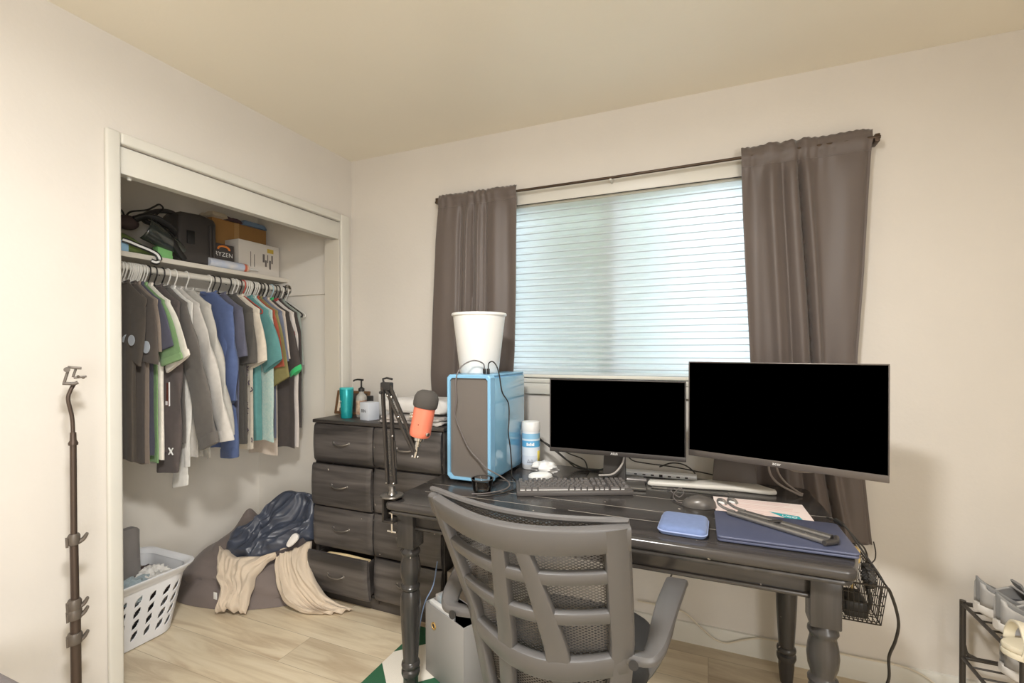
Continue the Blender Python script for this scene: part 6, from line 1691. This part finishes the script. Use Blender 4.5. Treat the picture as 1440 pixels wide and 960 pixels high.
def shoe(label, x, y, z, rz, L_=.285, W_=.105, group=None):
    """heel at local y=0, toe at y=-L"""
    t = thing('trainer', label, 'shoe', (x, y, z), rz, group)
    def outline(v):   # half width left/right along length
        w_ = .5 * W_ * (.70 + .30 * math.sin(PI * min(1, v * 1.15 - .1)) if v < .6 else 1.0) * (1 if v < .8 else math.sqrt(max(.02, 1 - ((v - .8) / .2) ** 2)))
        if v < .10: w_ *= math.sqrt(max(.05, 1 - ((.10 - v) / .11) ** 2))
        return w_
    n = 28; m_ = 18
    # sole
    rings = []
    for i in range(n + 1):
        v = i / n; w_ = outline(v) * 1.06; yy = -L_ * v * 1.0 + .006
        h = lerp(.044, .024, sm(.1, .8, v)); lift = .012 * sm(.75, 1, v) + .014 * (1 - sm(0, .10, v))
        rings.append([Vector((w_ * math.cos(2 * PI * j / m_), yy, lift + (h - lift) * (.5 + .5 * math.copysign(abs(math.sin(2 * PI * j / m_)) ** .5, math.sin(2 * PI * j / m_))))) for j in range(m_)])
    build('sole', MB().loft(rings), M_sole, t, local=True)
    # upper: open collar from v=.03 to .45
    rings = []
    for i in range(n + 1):
        v = i / n; w_ = outline(v); yy = -L_ * v
        base = lerp(.041, .021, sm(.1, .8, v))
        top = lerp(.105, .078, sm(.0, .22, v)) if v < .22 else lerp(.078, .094, sm(.22, .40, v)) if v < .40 else lerp(.094, .045, sm(.40, .88, v)) - .018 * sm(.9, 1, v)
        if v < .06: top = lerp(.112, .105, v / .06)
        op_ = (1 - sm(.36, .44, v))
        ring = []
        for j in range(m_ + 1):
            q = -1 + 2 * j / m_         # -1 .. 1 across
            k = abs(q)
            xx = w_ * math.copysign(min(1, (math.sin(k * PI / 2)) ** .7), q) if op_ < .5 else w_ * math.copysign(lerp(.62, 1.0, (1 - (1 - k) ** 2)), q)
            zz = base + (top - base) * (1 - k ** 2.6)
            ring.append(Vector((xx, yy, zz)))
        rings.append(ring)
    b_ = MB()
    for i in range(n):
        for j in range(m_):
            vv = (i + .5) / n; q = abs(-1 + 2 * (j + .5) / m_)
            if .07 < vv < .40 and q < .56: continue
            pass
    vs = [p for r in rings for p in r]; fs = []
    for i in range(n):
        for j in range(m_):
            vv = (i + .5) / n; q = abs(-1 + 2 * (j + .5) / m_)
            if .05 < vv < .40 and q < .5: continue
            a = i * (m_ + 1) + j; fs.append((a, a + 1, a + m_ + 2, a + m_ + 1))
    b_.add(vs, fs)
    up_ = build('upper', b_, M_shl, t, local=True, solid=.006)
    # insole + dark inside
    build('lining', MB().grid(lambda u, v: Vector((outline(.04 + .5 * v) * .86 * (2 * u - 1), -L_ * (.04 + .5 * v), .048)), 6, 12), M_lin, t, local=True)
    # heel counter in dark grey with pointed top, zig-zag mark
    def hc(u, v):
        a = (u - .5) * 2
        vv = .002 + .33 * abs(a) ** 1.5
        w_ = outline(max(vv, .012)) + .003
        top = lerp(.132, .070, abs(a) ** 1.1)
        return Vector((w_ * math.copysign(min(1, abs(a) ** .6), a), -L_ * vv + .004, lerp(.050, top, v)))
    hcx = build('heel_counter', MB().grid(hc, 24, 8), M_shg, t, local=True, solid=.004)
    zz = MB()
    for sg in (-1, 1):
        pts = [hc(.5 + sg * .20, .55), hc(.5 + sg * .30, .40), hc(.5 + sg * .25, .34), hc(.5 + sg * .38, .18)]
        zz.tube([p + Vector((sg * .003, .003, 0)) for p in pts], .0028, 6)
    build('zigzag_mark', zz, M_inkw, hcx, local=True, label='white zigzag mark')
    # tongue, laces
    build('tongue', MB().bar(catmull([(0, -L_ * .62, .066), (0, -L_ * .5, .084), (0, -L_ * .40, .104), (0, -L_ * .36, .122)], 5), .046, .008, (1, 0, 0), bev=.4), M_shg, t, local=True)
    lc = MB()
    for i in range(5):
        v = .43 + i * .06; zt_ = lerp(.101, .062, (v - .40) / .4)
        lc.tube([(-.026, -L_ * v, zt_ - .006), (0, -L_ * (v - .006), zt_ + .005), (.026, -L_ * v, zt_ - .006)], .0026, 6, k=4)
    build('laces', lc, M_inkw, t, local=True)
    return t
zs_ = RZ1 + .0085
shoe('grey and white trainer at the back of the top tier, against the wall', .836, 2.06, zs_, math.radians(97))
shoe('grey and white trainer on the top tier, between its pair and the cream sandal', .838, 1.945, zs_, math.radians(97))
shoe('grey trainer on the lower tier of the shoe rack', .90, 2.06, RZ0 + .0085, math.radians(88))
# cream strapped sandal standing in front
sd_ = thing('sandal', 'cream chunky strapped sandal at the right edge, in front of the grey trainers', 'sandal', (.895, 1.82, zs_), math.radians(86))
M_cream = mat('sandal_cream', (224, 216, 194), .5)
MS = WM[sd_.name]
def so(v): return .052 * (.75 + .25 * math.sin(PI * v)) * math.sqrt(max(.03, 1 - abs(2 * v - 1) ** 5))
for nm, z0_, z1_, k_ in (('outsole', .0, .018, 1.05), ('midsole', .0185, .036, 1.0)):
    pl_ = [(so(i / 24) * k_, .10 - .27 * i / 24) for i in range(25)] + [(-so(1 - i / 24) * k_, .10 - .27 * (1 - i / 24)) for i in range(25)]
    build(nm, MB().slab(pl_, z0_, z1_, .005, 2), M_cream, sd_, local=True)
for y, h, w_, nm in ((.065, .085, .026, 'heel_strap'), (.0, .10, .03, 'ankle_strap'), (-.07, .075, .034, 'toe_strap'), (-.125, .058, .026, 'toe_strap')):
    P = catmull([(-.054, y, .024), (-.056, y - .004, h * .6), (-.03, y - .006, h), (0, y - .008, h + .008), (.03, y - .006, h), (.056, y - .004, h * .6), (.054, y, .024)], 5)
    build(nm, MB().bar(P, w_, .008, (0, 1, .15), bev=.4), M_cream, sd_, local=True)
build('strap_panel', MB().bar(catmull([(.058, .06, .05), (.062, .0, .06), (.060, -.07, .05), (.052, -.12, .045)], 5), .04, .006, (0, .1, 1), bev=.4), mat('sandal_grey', (166, 168, 176), .6), sd_, local=True)
build('buckle', MB().box((.060, -.012, .07), (.066, .012, .09), .003), M_cream, sd_, local=True)
